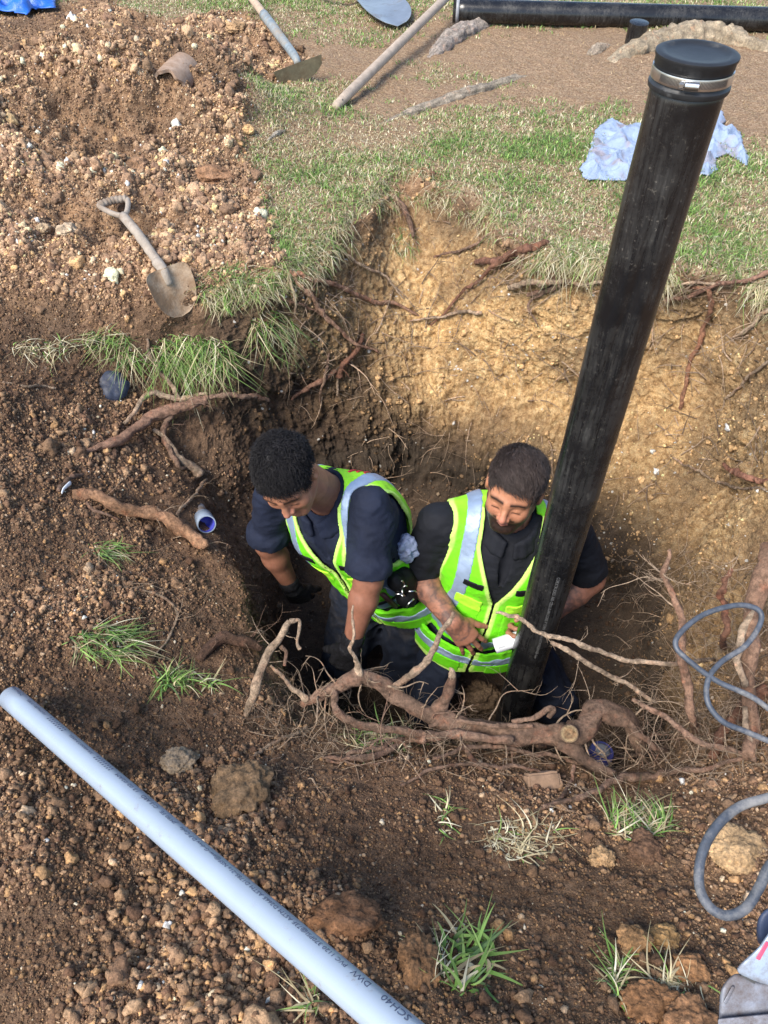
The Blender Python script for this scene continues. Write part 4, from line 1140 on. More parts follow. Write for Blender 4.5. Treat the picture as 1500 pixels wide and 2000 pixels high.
# ------------------------------------------------------------------ upright black pipe with rubber cap
def standpipe():
    top = D(1349, 152, 1.2120)
    bot = V(.463, 1.40, -1.19)
    ax = nz(top-bot); L = np.linalg.norm(top-bot); M = basis(ax, (0, -1, 0)); Rr = .0585
    root = thing('standpipe', 'tall black plastic pipe standing upright in the pit, closed with a clamped rubber cap', 'pipe', bot)
    prof = [(Rr-.006, 0), (Rr, 0)]+[(Rr, L*k/90) for k in range(1, 91)]+[(Rr-.006, L)]
    v, f = lathe(prof, 64, M, bot)
    # the long shallow dent and ridge down the side nearest the lawn
    lv = (v-bot)@M; a = np.arctan2(lv[:, 1], lv[:, 0]); hgt = lv[:, 2]/L
    dent = .010*np.exp(-((a+.75-.5*np.sin(hgt*9))/.20)**2)*sstep(.62, .72, hgt)*sstep(.93, .86, hgt)-.004*np.exp(-((a+.35-.5*np.sin(hgt*9))/.15)**2)*sstep(.62, .72, hgt)*sstep(.93, .86, hgt)
    wob = .0012*fbm(lv*np.array([1, 1, .35]), 14, 2, 5)
    rr = np.hypot(lv[:, 0], lv[:, 1]); s = (rr-dent+wob)/rr
    lv[:, 0] *= s; lv[:, 1] *= s
    mesh = mesh_np('pipe', lv@M.T+bot, f, M_ABS); adopt(mesh, root)
    # cap
    cb = top-ax*.012; R2 = .0605
    prof = [(Rr+.001, -.002), (R2+.002, -.002), (R2+.0032, .001), (R2+.0032, .006), (R2, .0085), (R2-.001, .011), (R2-.001, .030), (R2+.001, .032), (R2+.001, .041), (R2+.003, .044), (R2+.003, .048), (R2-.002, .050),
            (R2-.010, .050), (R2-.014, .0475), (R2-.03, .047), (.018, .046), (.0005, .046)]
    v, f = lathe(prof, 96, M, cb); cap = adopt(mesh_np('rubber_cap', v, f, M_RUBBER), root); sharp(cap, 50)
    R3 = R2+.0006
    prof = [(R3-.001, .0125), (R3+.0012, .0125), (R3+.0016, .014), (R3+.0016, .027), (R3+.0012, .0285), (R3-.001, .0285)]
    v, f = lathe(prof, 96, M, cb); band = adopt(mesh_np('hose_clamp', v, f, M_STEEL), root); sharp(band)
    A_ = Acc(); A2_ = Acc()
    for k in range(54):
        a = -1.15+k*.034+.02
        if -.42 < a-.0 < -.08: continue
        if a > .75: break
        for (h0, h1) in ((.0155, .0255),):
            a2 = a+.014; q = []
            for (aa, hh) in ((a, h0), (a2, h0+.001), (a2, h1+.001), (a, h1)):
                q.append([math.cos(aa)*(R3+.0020), math.sin(aa)*(R3+.0020), hh])
            (A_ if a < -.25 else A2_).add(np.array(q)@M.T+cb, q=[[0, 1, 2, 3]])
    for a_ in (A_, A2_): adopt(a_.build('clamp_slots', M_SLOT, smooth=False, attrs=False), band)
    a = -.25; rd = M@V(math.cos(a), math.sin(a), 0); tg = M@V(-math.sin(a), math.cos(a), 0); o = cb+rd*(R3+.004)+ax*.0205
    Ac = Acc(); v, q, t = tube([o-tg*.013, o-tg*.012, o+tg*.008, o+tg*.009], [.004, .0062, .0062, .004], 16); Ac.add(v, q, t)
    v, q, t = tube([o-tg*.021, o-tg*.020, o-tg*.014, o-tg*.013], [.003, .0048, .0048, .003], 6); Ac.add(v, q, t)
    sharp(adopt(Ac.build('clamp_screw', M_STEEL, attrs=False), root))
    la = -.05
    wrap_text("COEXTRUDED ABS CELLULAR CORE 4\" DWV SCH 40 ASTM F628 NSF-dwv", .0125, Rr, bot, M, 1.03, -.02, M_WHITEINK, mesh, flip=-1, stretch=1.0)
    wrap_text("C", .011, Rr, bot, M, L-.016, .03, M_WHITEINK, mesh, flip=-1)
standpipe()

# ------------------------------------------------------------------ black pipe lying along the far lawn, and its coupling
def far_pipe():
    Rr = .070
    a = P(885, 24, Rr); b = P(1580, 44, Rr); a[2] = b[2] = Rr+.01
    ax = nz(b-a); M = basis(ax, (0, 0, 1)); L = np.linalg.norm(b-a)
    root = thing('black_pipe', 'long glossy black plastic pipe lying across the far edge of the lawn', 'pipe', a)
    v, f = lathe([(Rr-.01, .0), (Rr-.01, .001), (Rr, 0)]+[(Rr, L*k/30) for k in range(1, 31)], 48, M, a)
    v2, f2 = lathe([(Rr-.01, 0), (Rr-.01, L*.6)], 48, M, a)
    A_ = Acc(); A_.add(v, f); A_.add(v2, f2[:, ::-1]); p = A_.build('pipe', M_ABS, root, attrs=False)
    v, f = lathe([(Rr, 0), (Rr+.004, .001), (Rr+.004, .02), (Rr, .021)], 48, M, a+ax*.02); adopt(mesh_np('pipe_rim', v, f, simple_mat('grey_rim', (.25, .26, .28), .5)), root)
    wrap_text("Go.-1991", .05, Rr, a, M, L*.76, -2.2+.9, M_WHITEINK, p, flip=1)
    # short black section standing in front of it
    g, n = hit(1240, 88); Rs = .058
    root2 = thing('pipe_offcut', 'short black plastic stub standing against the long black pipe', 'pipe', g)
    M2 = basis(V(.02, -.12, 1), (1, 0, 0)); H_ = .13
    v, f = lathe([(Rs-.006, H_), (Rs-.006, 0), (Rs, 0), (Rs+.001, H_*.5), (Rs, H_), (Rs-.006, H_+.002), (.001, H_+.002)], 40, M2, g+V(0, .03, -.01)); adopt(sharp(mesh_np('offcut', v, f, M_ABS)), root2)
far_pipe()

# ------------------------------------------------------------------ white PVC pipe across the foreground
def pvc():
    a = D(20, 1362, 1.80); b = D(800, 2030, 1.05)
    ax = nz(b-a); b = b+ax*.25; L = np.linalg.norm(b-a); Rr = .0268
    M = basis(ax, CP-(a+b)/2)
    root = thing('pvc_pipe', 'long pale blue white plastic pipe lying diagonally over the near soil', 'pipe', a)
    v, f = lathe([(Rr-.0055, L*.5), (Rr-.0055, .0), (Rr-.001, 0), (Rr, .001)]+[(Rr, L*k/20) for k in range(1, 21)], 80, M, a)
    p = adopt(mesh_np('pipe', v, f, M_PVC), root); sharp(p, 50)
    # the angle of the lettering: towards the hole
    s = 1 if np.dot(M[:, 1], V(1, .6, 0)) > 0 else -1
    a0 = s*.78
    hs_ = np.linspace(0, L, 1500); q_ = a+ax*hs_[:, None]-CP; dp = q_@FWD
    sx = 750+q_[:, 0]/dp*F; sy = 1000-(q_@UP)/dp*F
    def t(s_, sz, p0, p1):
        h0, h1 = (hs_[np.argmin((sx-q[0])**2+(sy-q[1])**2)] for q in (p0, p1))
        tv, _ = text_verts(s_, sz); wd = tv[:, 0].max()
        wrap_text(s_, sz, Rr, a, M, h0, a0, M_DARKINK, p, flip=-1, stretch=(h0-h1)/wd)
    # reads from the near end back towards the far end
    t("SCH40", .0165, (818, 1996), (764, 1950)); t("DWV", .0155, (738, 1932), (702, 1903))
    t("PVC 1120 370PSI@73F ASTM D2665 ASTM D1785-21a NSF@pw-G-dwv D.P.Code", .0115, (690, 1896), (362, 1625))
    t("JM90 FE", .0115, (352, 1618), (326, 1592)); t("C13 ARD", .0115, (320, 1585), (290, 1560)); t("13 02-02AM", .0115, (284, 1552), (242, 1515))
    t("IIIIIIII", .017, (232, 1508), (202, 1480)); t("3548002345EL", .009, (196, 1474), (150, 1436)); t("IIIIIIII", .017, (140, 1430), (110, 1404))
    t("1029600123EL", .009, (104, 1398), (68, 1366)); t("Made", .012, (58, 1360), (34, 1342))
pvc()

# short socket sticking out of the left wall
def wall_stub():
    c = D(392, 1002, 2.72); d_ = nz(D(412, 1040, 2.50)-c); M = basis(d_, (0, 0, 1))
    root = thing('wall_pipe', 'short white pipe stub with blue inside poking out of the left pit wall', 'pipe', c)
    v, f = lathe([(.023, -.1), (.023, .07)], 40, M, c); adopt(mesh_np('muddy_pipe', v, f, simple_mat('muddy_pvc', (.36, .36, .38), .7, nscale=30, var=.2, dirt=(.12, .085, .06), dirt_amt=.8)), root)
    v, f = lathe([(.023, .06), (.030, .062), (.032, .066), (.032, .145), (.031, .147), (.0275, .147), (.0275, .09)], 48, M, c); o = sharp(adopt(mesh_np('socket', v, f, M_PVC), root), 50)
    v, f = lathe([(.0272, .1465), (.0270, .09), (.001, .088)], 48, M, c); adopt(mesh_np('blue_lining', v, f, simple_mat('purple_primer', (.06, .07, .42), .4)), root)
wall_stub()
# the fitting in the right worker's hand
def fitting():
    a = D(966, 1262, 2.47); b = D(1012, 1247, 2.47); M = basis(b-a, (0, 0, 1)); L = np.linalg.norm(b-a)
    root = thing('pipe_fitting', 'small white pipe coupling held by the bearded man', 'fitting', a)
    r = .0245
    v, f = lathe([(r-.004, L), (r-.004, 0), (r, 0), (r, L*.5), (r, L), (r-.004, L)], 40, M, a); p = sharp(adopt(mesh_np('coupling', v, f, M_PVCW), root), 50)
    th = math.atan2(*(np.array([(CP-a)@M[:, 1], (CP-a)@M[:, 0]])))
    wrap_text("Soloc", .010, r, a, M, .008, th+.35, M_WHITEINK, p, flip=1)
fitting()

# ------------------------------------------------------------------ tools
def blade(width, length, dish, thick, tip, nu=24, nv=24, shoulder=.75):
    """spade blade in local coordinates: x across, y from socket (0) to tip (length)"""
    u = np.linspace(-1, 1, nu); t = np.linspace(0, 1, nv); U, T_ = np.meshgrid(u, t, indexing='ij')
    wdt = np.where(T_ < .12, shoulder+(1-shoulder)*(T_/.12)**.5, 1.0)*np.sqrt(np.clip(1-(np.clip(T_-tip, 0, 1)/(1-tip+1e-6))**2.2, 0.0, 1))
    X = U*width/2*wdt; Y = T_*length; Z = dish*(np.abs(U)**2)*(wdt)+.02*np.sin(T_*3)*length
    top = np.stack([X, Y, Z], -1); botm = np.stack([X, Y, Z-thick], -1)
    n = nu*nv; idx = np.arange(n).reshape(nu, nv)
    q = np.stack([idx[:-1, :-1], idx[1:, :-1], idx[1:, 1:], idx[:-1, 1:]], -1).reshape(-1, 4)
    v = np.concatenate([top.reshape(-1, 3), botm.reshape(-1, 3)]); Q = [q, q[:, ::-1]+n]
    for e in (idx[0], idx[-1][::-1], idx[:, 0][::-1], idx[:, -1]):
        Q.append(np.stack([e[:-1], e[1:], e[1:]+n, e[:-1]+n], -1))
    return v, np.concatenate(Q)
def small_shovel():
    h, _ = hit(232, 432); s0, _ = hit(328, 566); tp, n = hit(352, 622)
    up = V(0, 0, 1)
    root = thing('shovel', 'small muddy shovel with a D shaped grip lying on the soil above the hole', 'shovel', s0)
    h = h+up*.07; s1 = s0+up*.075
    sh = spline([h+(s1-h)*.20, h+(s1-h)*.5+up*.012, h+(s1-h)*.8+up*.006, s1], 30)
    A_ = Acc(); v, q, t = tube(sh, np.linspace(.019, .0165, 30), 14, rough=.10, rf=40); A_.add(v, q, t); A_.build('shaft', M_MUDDY, root, attrs=False)
    d_ = nz(s1-h); side = nz(np.cross(d_, up)); 
    g0 = h+(s1-h)*.20
    A_ = Acc()
    pts = spline([g0, g0-d_*.035+side*.028, g0-d_*.105+side*.056, g0-d_*.125+side*.045], 14); v, q, t = tube(pts, .0105, 10, rough=.1, rf=50); A_.add(v, q, t)
    pts = spline([g0, g0-d_*.035-side*.028, g0-d_*.105-side*.056, g0-d_*.125-side*.045], 14); v, q, t = tube(pts, .0105, 10, rough=.1, rf=50); A_.add(v, q, t)
    pts = spline([g0-d_*.118-side*.054, g0-d_*.128, g0-d_*.118+side*.054], 24); v, q, t = tube(pts, .015+.0025*np.sin(np.arange(24)*1.9), 12, rough=.06, rf=50); A_.add(v, q, t)
    A_.build('grip', M_MUDDY, root, attrs=False)
    # socket and blade
    yb = nz((tp+up*.055)-s1); xb = nz(np.cross(yb, up)); zb = np.cross(xb, yb)
    pts = spline([s1-d_*.06, s1, s1+yb*.05+zb*.004], 12); A_ = Acc(); v, q, t = tube(pts, np.linspace(.021, .015, 12), 14); A_.add(v, q, t); A_.build('socket', M_MUDDY, root, attrs=False)
    Lb = np.linalg.norm(tp-s1)+.06
    v, q = blade(.175, .18, .026, .003, .30)
    v[:, 2] += .016*np.exp(-(v[:, 0]/.018)**2)*sstep(.13, .0, v[:, 1])
    M = np.stack([xb, yb, zb], 1); o = mesh_np('blade', v@M.T+s1-yb*.01, q, M_MUDSTEEL); adopt(sharp(o, 60), root)
small_shovel()
def hoe():
    a, _ = hit(460, -20); b, _ = hit(583, 158); up = V(0, 0, 1)
    a = a+up*.10; b = b+up*.11
    root = thing('hoe', 'long handled hoe with a wide rusty blade resting against the spoil heap', 'hoe', V(b[0], b[1], 0))
    pts = a+(b-a)*np.linspace(0, .62, 20)[:, None]; A_ = Acc(); v, q, t = tube(pts, .0255, 14, rough=.03, rf=20); A_.add(v, q, t); A_.build('handle', M_WOOD, root, attrs=False)
    pts = spline([a+(b-a)*.55, a+(b-a)*.8, a+(b-a)*.97, b+V(.005, -.01, -.02)], 24); A_ = Acc(); v, q, t = tube(pts, np.linspace(.031, .019, 24), 14, rough=.04, rf=20); A_.add(v, q, t); A_.build('ferrule', M_SOCKET, root, attrs=False)
    # blade: wide, short, standing on its edge
    xl = nz(P(632, 140, .1)-P(535, 176, .04)); yl = nz(V(0, -.25, -1)-np.dot(V(0, -.25, -1), xl)*xl); zl = np.cross(xl, yl)
    U = np.linspace(-1, 1, 33); rows_ = []
    for k, t_ in enumerate(np.linspace(0, 1, 7)):
        x = U*.145*(1-.06*t_); y = t_*(.095*(1-.55*np.abs(U)**2.5)+.0-.018*np.exp(-((U)/.12)**2)); z = -.012*U**2+.01*t_
        rows_.append(np.stack([x, y, z], -1))
    g = np.stack(rows_, 1).reshape(-1, 3); n = len(g); g2 = g-np.array([0, 0, .003]); idx = np.arange(n).reshape(33, 7)
    q = np.stack([idx[:-1, :-1], idx[1:, :-1], idx[1:, 1:], idx[:-1, 1:]], -1).reshape(-1, 4); Q = [q, q[:, ::-1]+n]
    for e in (idx[0], idx[-1][::-1], idx[:, 0][::-1], idx[:, -1]): Q.append(np.stack([e[:-1], e[1:], e[1:]+n, e[:-1]+n], -1))
    M = np.stack([xl, yl, zl], 1)
    o = mesh_np('blade', np.concatenate([g, g2])@M.T+b+V(.0, -.015, -.015), np.concatenate(Q), M_HOESTEEL); adopt(sharp(o, 60), root)
hoe()
def loose_handle():
    a, _ = hit(655, 216); b, _ = hit(960, -30); up = V(0, 0, 1); a = a+up*.018; b = b+up*.22
    root = thing('wooden_handle', 'bare grey wooden tool handle lying across the grass, its far end on the black pipe', 'handle', a)
    pts = a+(b-a)*np.linspace(0, 1, 40)[:, None]; r = np.full(40, .0265); r[0] = .012; r[1] = .022; pts[1] = a+(b-a)*.003
    A_ = Acc(); v, q, t = tube(pts, r, 16, rough=.035, rf=14); A_.add(v, q, t); sh_ = A_.build('shaft', M_GREYWOOD, root, attrs=False)
    d_ = nz(b-a); c = a+d_*.055; nn = nz(CP-c); v, f = lathe([(.0045, 0), (.0001, .0004)], 14, basis(nn), c+nz(nn-np.dot(nn, d_)*d_)*.0272); adopt(mesh_np('hanging_hole', v, f, M_SLOT), root)
loose_handle()
def big_shovel():
    up = V(0, 0, 1); s, _ = hit(726, 2); tp, _ = hit(775, 60)
    root = thing('shovel', 'round nosed steel shovel lying on the far grass, its handle out of frame', 'shovel', s)
    yb = nz(tp-s); xb = nz(np.cross(yb, up)); zb = np.cross(xb, yb); M = np.stack([xb, yb, zb], 1)
    v, q = blade(.33, np.linalg.norm(tp-s)+.05, .03, .003, .5, shoulder=.9); v[:, 2] += .014*np.exp(-(v[:, 0]/.03)**2)*sstep(.22, .0, v[:, 1])
    o = mesh_np('blade', v@M.T+s+up*.03-yb*.03, q, M_BLUESTEEL); adopt(sharp(o, 60), root)
    e = s-yb*.06+up*.05; A_ = Acc(); v, q, t = tube(spline([s+up*.036+yb*.04, s+up*.045-yb*.02, P(655, -12, .08), P(600, -30, .1)], 26), np.linspace(.021, .018, 26), 14); A_.add(v, q, t); A_.build('socket', M_SOCKET, root, attrs=False)
    A_ = Acc(); v, q, t = tube([P(600, -30, .1), P(480, -62, .1)], .018, 14); A_.add(v, q, t); A_.build('handle', simple_mat('orange_handle', (.45, .17, .05), .6), root, attrs=False)
big_shovel()
# ------------------------------------------------------------------ roots
def root_material():
    m, nt, bs = new_mat("root_bark"); co = objco(nt)
    c = mix(nt, 1, attr(nt, 'col').outputs['Color'], ramp(nt, noise(nt, 90, 7, .75, co), [(.28, (.35, .32, .30)), (.5, (1, 1, 1)), (.72, (1.7, 1.6, 1.5))]), 'MULTIPLY')
    c = mix(nt, ramp(nt, noise(nt, 22, 5, .65, co), [(.56, (0, 0, 0)), (.72, (.6, .6, .6))]), c, mix(nt, 1, c, (1.6, 1.05, .85), 'MULTIPLY'))
    lk(nt, c, bs.inputs['Base Color']); bs.inputs['Roughness'].default_value = .85; bs.inputs['Specular IOR Level'].default_value = .25
    bump(nt, bs, noise(nt, 130, 8, .75, co, .8), .95, .018)
    return m
M_ROOT = root_material()
BARK = np.array((.24, .155, .11)); RED = np.array((.31, .155, .10)); PALE = np.array((.50, .37, .26)); GREY = np.array((.30, .24, .19)); DARK = np.array((.11, .065, .045))
rr_ = np.random.default_rng(77)
def ctrl3(pl):
    out = []
    for c in pl:
        px, py, dd = c[:3]
        if isinstance(dd, str):            # 'g' = on the ground, 'g.03' = that far off it
            p, n = hit(px, py); off = float(dd[1:] or 0.); p = p+n*off
            dep_ = float((p-CP)@FWD)
        else: p = D(px, py, dd); dep_ = dd
        out.append((p, c[3]*dep_/F))
    return np.array([o[0] for o in out]), np.array([o[1] for o in out])
def root_path(pl, wob=.009, seed=0, dens=1.5):
    p, r = ctrl3(pl); L = np.linalg.norm(np.diff(p, axis=0), axis=1).sum()
    n = int(max(8, min(420, L/max(r.mean()*.8, .003)*dens)))
    q = spline(np.column_stack([p, r]), n); s = np.linspace(0, 1, n)[:, None]
    off = np.column_stack([fbm(np.column_stack([s[:, 0]*L*6, s[:, 0]*0+seed, s[:, 0]*0+k*5.]), 1.6, 3, seed) for k in range(3)])
    off = off-off[0]*(1-s)-off[-1]*s
    kn = 1+.13*fbm(np.column_stack([s[:, 0]*L*14, s[:, 0]*0+seed, s[:, 0]*0]), 2.2, 2, seed)+.16*sstep(.35, .7, pn(np.column_stack([s[:, 0]*L*9, s[:, 0]*0+seed*2, s[:, 0]*0]), 1.7, 3))
    return q[:, :3]+off*wob, np.maximum(q[:, 3]*kn*.9, .0004)
def rootlet(A_, p0, d0, L, r0, col, g=.0, wig=.5, depth=0, rg=None, seg=None):
    rg = rg or rr_; n = seg or int(max(6, L/.012)); d = nz(d0); p = np.array(p0, float); pts = [p]
    for k in range(n):
        d = nz(d+rg.normal(0, wig, 3)*.35+V(0, 0, -g)); p = p+d*(L/n); pts.append(p)
    pts = np.array(pts); pts[1:-1] = (pts[:-2]+2*pts[1:-1]+pts[2:])/4
    v, q, t = tube(pts, np.linspace(r0, r0*.25, len(pts)), 5 if r0 < .003 else 7, rough=.12, rf=120); A_.add(v, q, t, col)
    if depth > 0:
        for _ in range(rg.integers(1, 4)):
            i = rg.integers(n//4, n); rootlet(A_, pts[i], d+rg.normal(0, .9, 3), L*rg.uniform(.25, .55), r0*.5, col, g, wig, depth-1, rg)
def make_root(name, label, pl, col=BARK, twigs=0, tlen=.12, trad=.002, tcol=None, branches=(), rough=.34, cat='root', group=None, wob=.010, ns=14, seed=0, tdir=None, cut=None, tg=.02):
    pth, rad = root_path(pl, wob, seed); col = np.array(col, float)
    root = thing(name, label, cat, pth[0], group)
    big_ = rad.max() > .006
    def colors(v, c): 
        k = fbm(v, 9, 3, seed)[:, None]; k2 = sstep(.15, .5, fbm(v, 24, 2, seed+4))[:, None]
        k3 = sstep(.0, .5, fbm(v, 55, 2, seed+6))[:, None]; return np.clip(c*(1+.45*k)*(1-k2*.28)*(1-.45*k3)+RED*k2*.28, 0, 1)
    A_ = Acc(); v, q, t = tube(pth, rad, 16 if rad.max() > .012 else ns, rough=rough, rf=.35/max(rad.mean(), .004), seed=seed); A_.add(v, q, t, colors(v, col)); A_.build('stem', M_ROOT, root)
    for b in branches:
        bp, br = root_path(b['p'], b.get('wob', wob), seed+9); A_ = Acc(); v, q, t = tube(bp, br, 12 if br.max() > .01 else 8, rough=rough, rf=.35/max(br.mean(), .003), seed=seed+2)
        A_.add(v, q, t, colors(v, np.array(b.get('col', col)))); o = A_.build('branch', M_ROOT, root)
    if twigs:
        A_ = Acc(); rg = np.random.default_rng(int(seed*13+5))
        t_, a_, b_ = frames_along(pth)
        for k in range(twigs):
            i = rg.integers(2, len(pth)-1); an = rg.uniform(0, 6.28)
            d = a_[i]*math.cos(an)+b_[i]*math.sin(an)+t_[i]*rg.uniform(-.5, 1.2)
            if tdir is not None: d = nz(d)*.6+np.array(tdir)
            rootlet(A_, pth[i], d, tlen*rg.uniform(.4, 1.5), trad*rg.uniform(.6, 1.3), tcol if tcol is not None else col*1.15, tg, .55, 2 if big_ else 1, rg)
        tag(A_.build('rootlets', M_ROOT, root), kind='stuff')
    if cut is not None:
        for ci_, (i, rd_, ds) in enumerate(cut):
            c = D(*ds); nn = nz(CP-c+V(0, 0, .1)); v, f = lathe([(rd_*1.05, -.022), (rd_*1.12, -.008), (rd_, .0), (rd_*.8, .001), (rd_*.45, -.001), (rd_*.2, .0005), (.0005, -.002)], 22, basis(nn), c)
            lc = np.linspace(0, 1, 7); cc_ = np.array([BARK*.7, BARK, (.30, .21, .13), (.40, .29, .16), (.28, .17, .09), (.36, .24, .13), (.14, .09, .06)]).repeat(22, 0)
            A_ = Acc(); A_.add(v, f, col=cc_); A_.build('cut_face', M_ROOT, root)
    return root
# the big root slung across the near side of the pit
make_root('root', 'thick bark covered root spanning the near rim of the pit',
    [(590,1378,2.02,9), (618,1362,2.0,13), (660,1338,1.99,14), (705,1322,1.98,18), (748,1342,1.98,17), (800,1378,1.98,17), (860,1408,1.98,20), (930,1425,1.98,20), (1010,1432,1.97,22), (1070,1438,1.97,24), (1110,1435,1.96,27), (1150,1412,1.97,26), (1178,1393,1.98,24), (1215,1398,2.0,22), (1240,1420,2.04,17), (1252,1470,2.08,12)],
    BARK, 40, .15, .0028, PALE*.8, seed=3, rough=.34, tg=.03,
    branches=[dict(p=[(700,1322,1.98,11),(702,1290,1.96,5),(690,1262,1.95,4.2),(692,1232,1.93,3.2),(690,1182,1.92,2)], col=PALE),
              dict(p=[(768,1345,1.98,8),(800,1322,1.96,8),(830,1296,1.95,8),(850,1252,1.93,6.5),(872,1215,1.92,5),(886,1196,1.91,4)], col=PALE*.9),
              dict(p=[(846,1392,1.98,13),(868,1378,1.97,14),(880,1352,1.96,11),(884,1322,1.95,8)], col=BARK),
              dict(p=[(884,1326,1.95,8),(882,1312,1.945,6),(878,1304,1.94,1)], col=PALE*1.2),
              dict(p=[(600,1368,2.0,8),(575,1345,1.99,5),(555,1318,1.98,4),(528,1300,1.98,3)], col=PALE*.8),
              dict(p=[(650,1352,1.97,9),(668,1392,1.95,9),(720,1420,1.94,9),(800,1436,1.93,10),(900,1438,1.93,10),(1000,1446,1.93,9)], col=BARK*1.15),
              dict(p=[(1090,1450,1.95,16),(1140,1478,1.93,14),(1170,1496,1.92,11),(1200,1512,1.91,8)], col=BARK*.9),
              dict(p=[(1000,1412,1.96,6),(1045,1405,1.95,5),(1068,1392,1.94,6),(1085,1382,1.94,6),(1072,1402,1.95,6)], col=BARK*1.1),
              dict(p=[(838,1420,1.96,5),(905,1404,1.96,4.5),(975,1412,1.955,5),(1040,1418,1.95,5)], col=BARK*1.1)],
    cut=[(0, .021, (1112,1433,1.905))])
make_root('root', 'pale root forking upward left of the workers with a drooping curl at its tip',
    [(478,1402,'g.01',6),(492,1360,1.98,9),(505,1318,1.97,9),(522,1280,1.97,9),(548,1240,1.96,8),(566,1214,1.96,7)], PALE*.85, 6, .07, .0015, PALE, seed=5, rough=.15,
    branches=[dict(p=[(566,1214,1.96,6),(584,1214,1.96,4),(586,1238,1.96,3.5),(582,1258,1.96,3),(586,1268,1.96,5)], col=PALE*.8), dict(p=[(548,1262,1.97,5),(558,1275,1.97,4),(556,1300,1.97,4)], col=BARK)])
make_root('root', 'dark branching root on the soil below the left end of the thick root',
    [(632,1487,'g.01',3),(680,1492,'g.015',6),(740,1488,'g.02',7),(790,1466,'g.03',7),(820,1448,1.93,7),(830,1430,1.93,6)], BARK*1.1, 8, .10, .0016, PALE*.8, seed=6)
make_root('root', 'pale twig like root lying on brown soil left of the dark branching root',
    [(494,1482,'g.004',3),(518,1462,'g.006',3.5),(548,1447,'g.006',4),(570,1440,'g.008',4.5),(600,1428,'g.01',4)], PALE*.95, 3, .03, .001, PALE, seed=7)
# two long roots reaching in front of the standpipe
make_root('root', 'long thin pale root crossing in front of the black pipe, upper of the pair',
    [(968,1196,1.93,3),(1000,1204,1.93,5),(1022,1214,1.93,4.5),(1052,1236,1.93,5),(1100,1248,1.94,5),(1160,1268,1.95,5),(1230,1290,1.97,5),(1310,1298,1.98,5),(1400,1296,'g.02',4)], PALE*1.05, 3, .06, .0012, PALE, seed=8, wob=.004)
make_root('root', 'shorter pale root just below the long one that crosses the black pipe',
    [(1076,1254,1.95,4),(1105,1266,1.95,5.5),(1150,1296,1.96,5.5),(1200,1322,1.97,5),(1235,1338,1.98,4.5),(1275,1370,2.0,4)], PALE, 6, .09, .0014, PALE*.9, seed=9, wob=.004)
# roots of the right bank
make_root('root', 'stout red barked root rising up the right edge of the photo',
    [(1472,1490,'g.03',14),(1462,1420,1.87,15),(1458,1330,1.86,16),(1464,1250,1.86,17),(1474,1180,1.87,19),(1490,1120,1.88,23),(1512,1070,1.9,25)], RED*.6+PALE*.3, 10, .1, .002, PALE*.9, seed=10, rough=.14,
    branches=[dict(p=[(1480,1180,1.86,7),(1452,1250,1.84,8),(1438,1300,1.83,8),(1455,1340,1.83,7)], col=PALE), dict(p=[(1455,1380,1.84,6),(1470,1440,1.82,6),(1480,1500,1.82,4)], col=PALE*.9)])
make_root('root', 'upright forked root with a bleached tip between the black pipe and the grey cable',
    [(1356,1440,'g.02',7),(1350,1400,1.92,9),(1342,1330,1.92,9),(1330,1270,1.92,9),(1320,1200,1.93,7.5),(1308,1150,1.93,6),(1296,1118,1.93,6),(1302,1088,1.93,4),(1310,1074,1.93,2)], RED*.65+PALE*.3, 8, .12, .0018, PALE, seed=11)
make_root('root', 'reddish upright root standing inside the grey cable loop',
    [(1425,1275,'g.02',6),(1418,1240,1.9,6),(1412,1200,1.9,7),(1405,1165,1.9,7.5),(1412,1135,1.9,6.5),(1430,1112,1.9,4)], RED*.8, 5, .08, .0014, PALE, seed=12)
make_root('root', 'leaning reddish root below the grey cable near the right edge',
    [(1398,1492,'g.02',9),(1430,1440,'g.03',11),(1470,1400,'g.04',12),(1520,1370,'g.05',12)], RED*.8, 5, .08, .0014, PALE, seed=13)
make_root('root', 'root running from the big knuckle down to the lower right bank',
    [(1236,1366,1.98,4),(1262,1388,1.95,5),(1310,1412,1.92,6),(1370,1448,1.88,6),(1430,1482,'g.03',6),(1480,1496,'g.02',6)], BARK*1.3, 10, .12, .0016, PALE*.9, seed=14)
make_root('root', 'dark root dropping behind the knuckle toward the soil at lower right',
    [(1222,1402,2.0,7),(1250,1438,1.98,7),(1275,1460,1.95,6),(1310,1480,'g.02',5)], BARK, 10, .1, .0016, BARK*1.2, seed=15)
make_root('root', 'long low root curving along the bottom of the root tangle toward the right',
    [(1055,1585,'g.015',5),(1130,1572,'g.02',6),(1190,1545,'g.02',7),(1250,1528,'g.02',8),(1310,1522,'g.02',7),(1380,1512,'g.02',5),(1460,1492,'g.02',4)], BARK*1.25, 12, .1, .0015, PALE*.85, seed=16)
make_root('root', 'bundle of thin dark roots running under the thick root',
    [(640,1492,'g.01',3),(740,1478,'g.03',5),(850,1462,'g.04',7),(960,1470,'g.04',7),(1060,1478,'g.04',6),(1160,1492,'g.03',5),(1260,1500,'g.03',4)], BARK*1.05, 26, .16, .0022, BARK*1.3, seed=17, wob=.012,
    branches=[dict(p=[(840,1500,'g.03',4),(940,1492,'g.05',5),(1040,1505,'g.04',5),(1130,1512,'g.03',4)]), dict(p=[(900,1452,1.93,5),(918,1470,1.92,6),(935,1492,1.9,6),(940,1510,'g.02',4)]),
              dict(p=[(1120,1495,1.9,4),(1112,1540,'g.03',4),(1080,1570,'g.02',4),(1040,1590,'g.01',4)]), dict(p=[(780,1540,'g.01',2.5),(870,1515,'g.03',4),(980,1520,'g.03',4),(1100,1530,'g.02',3)])], tg=.03)
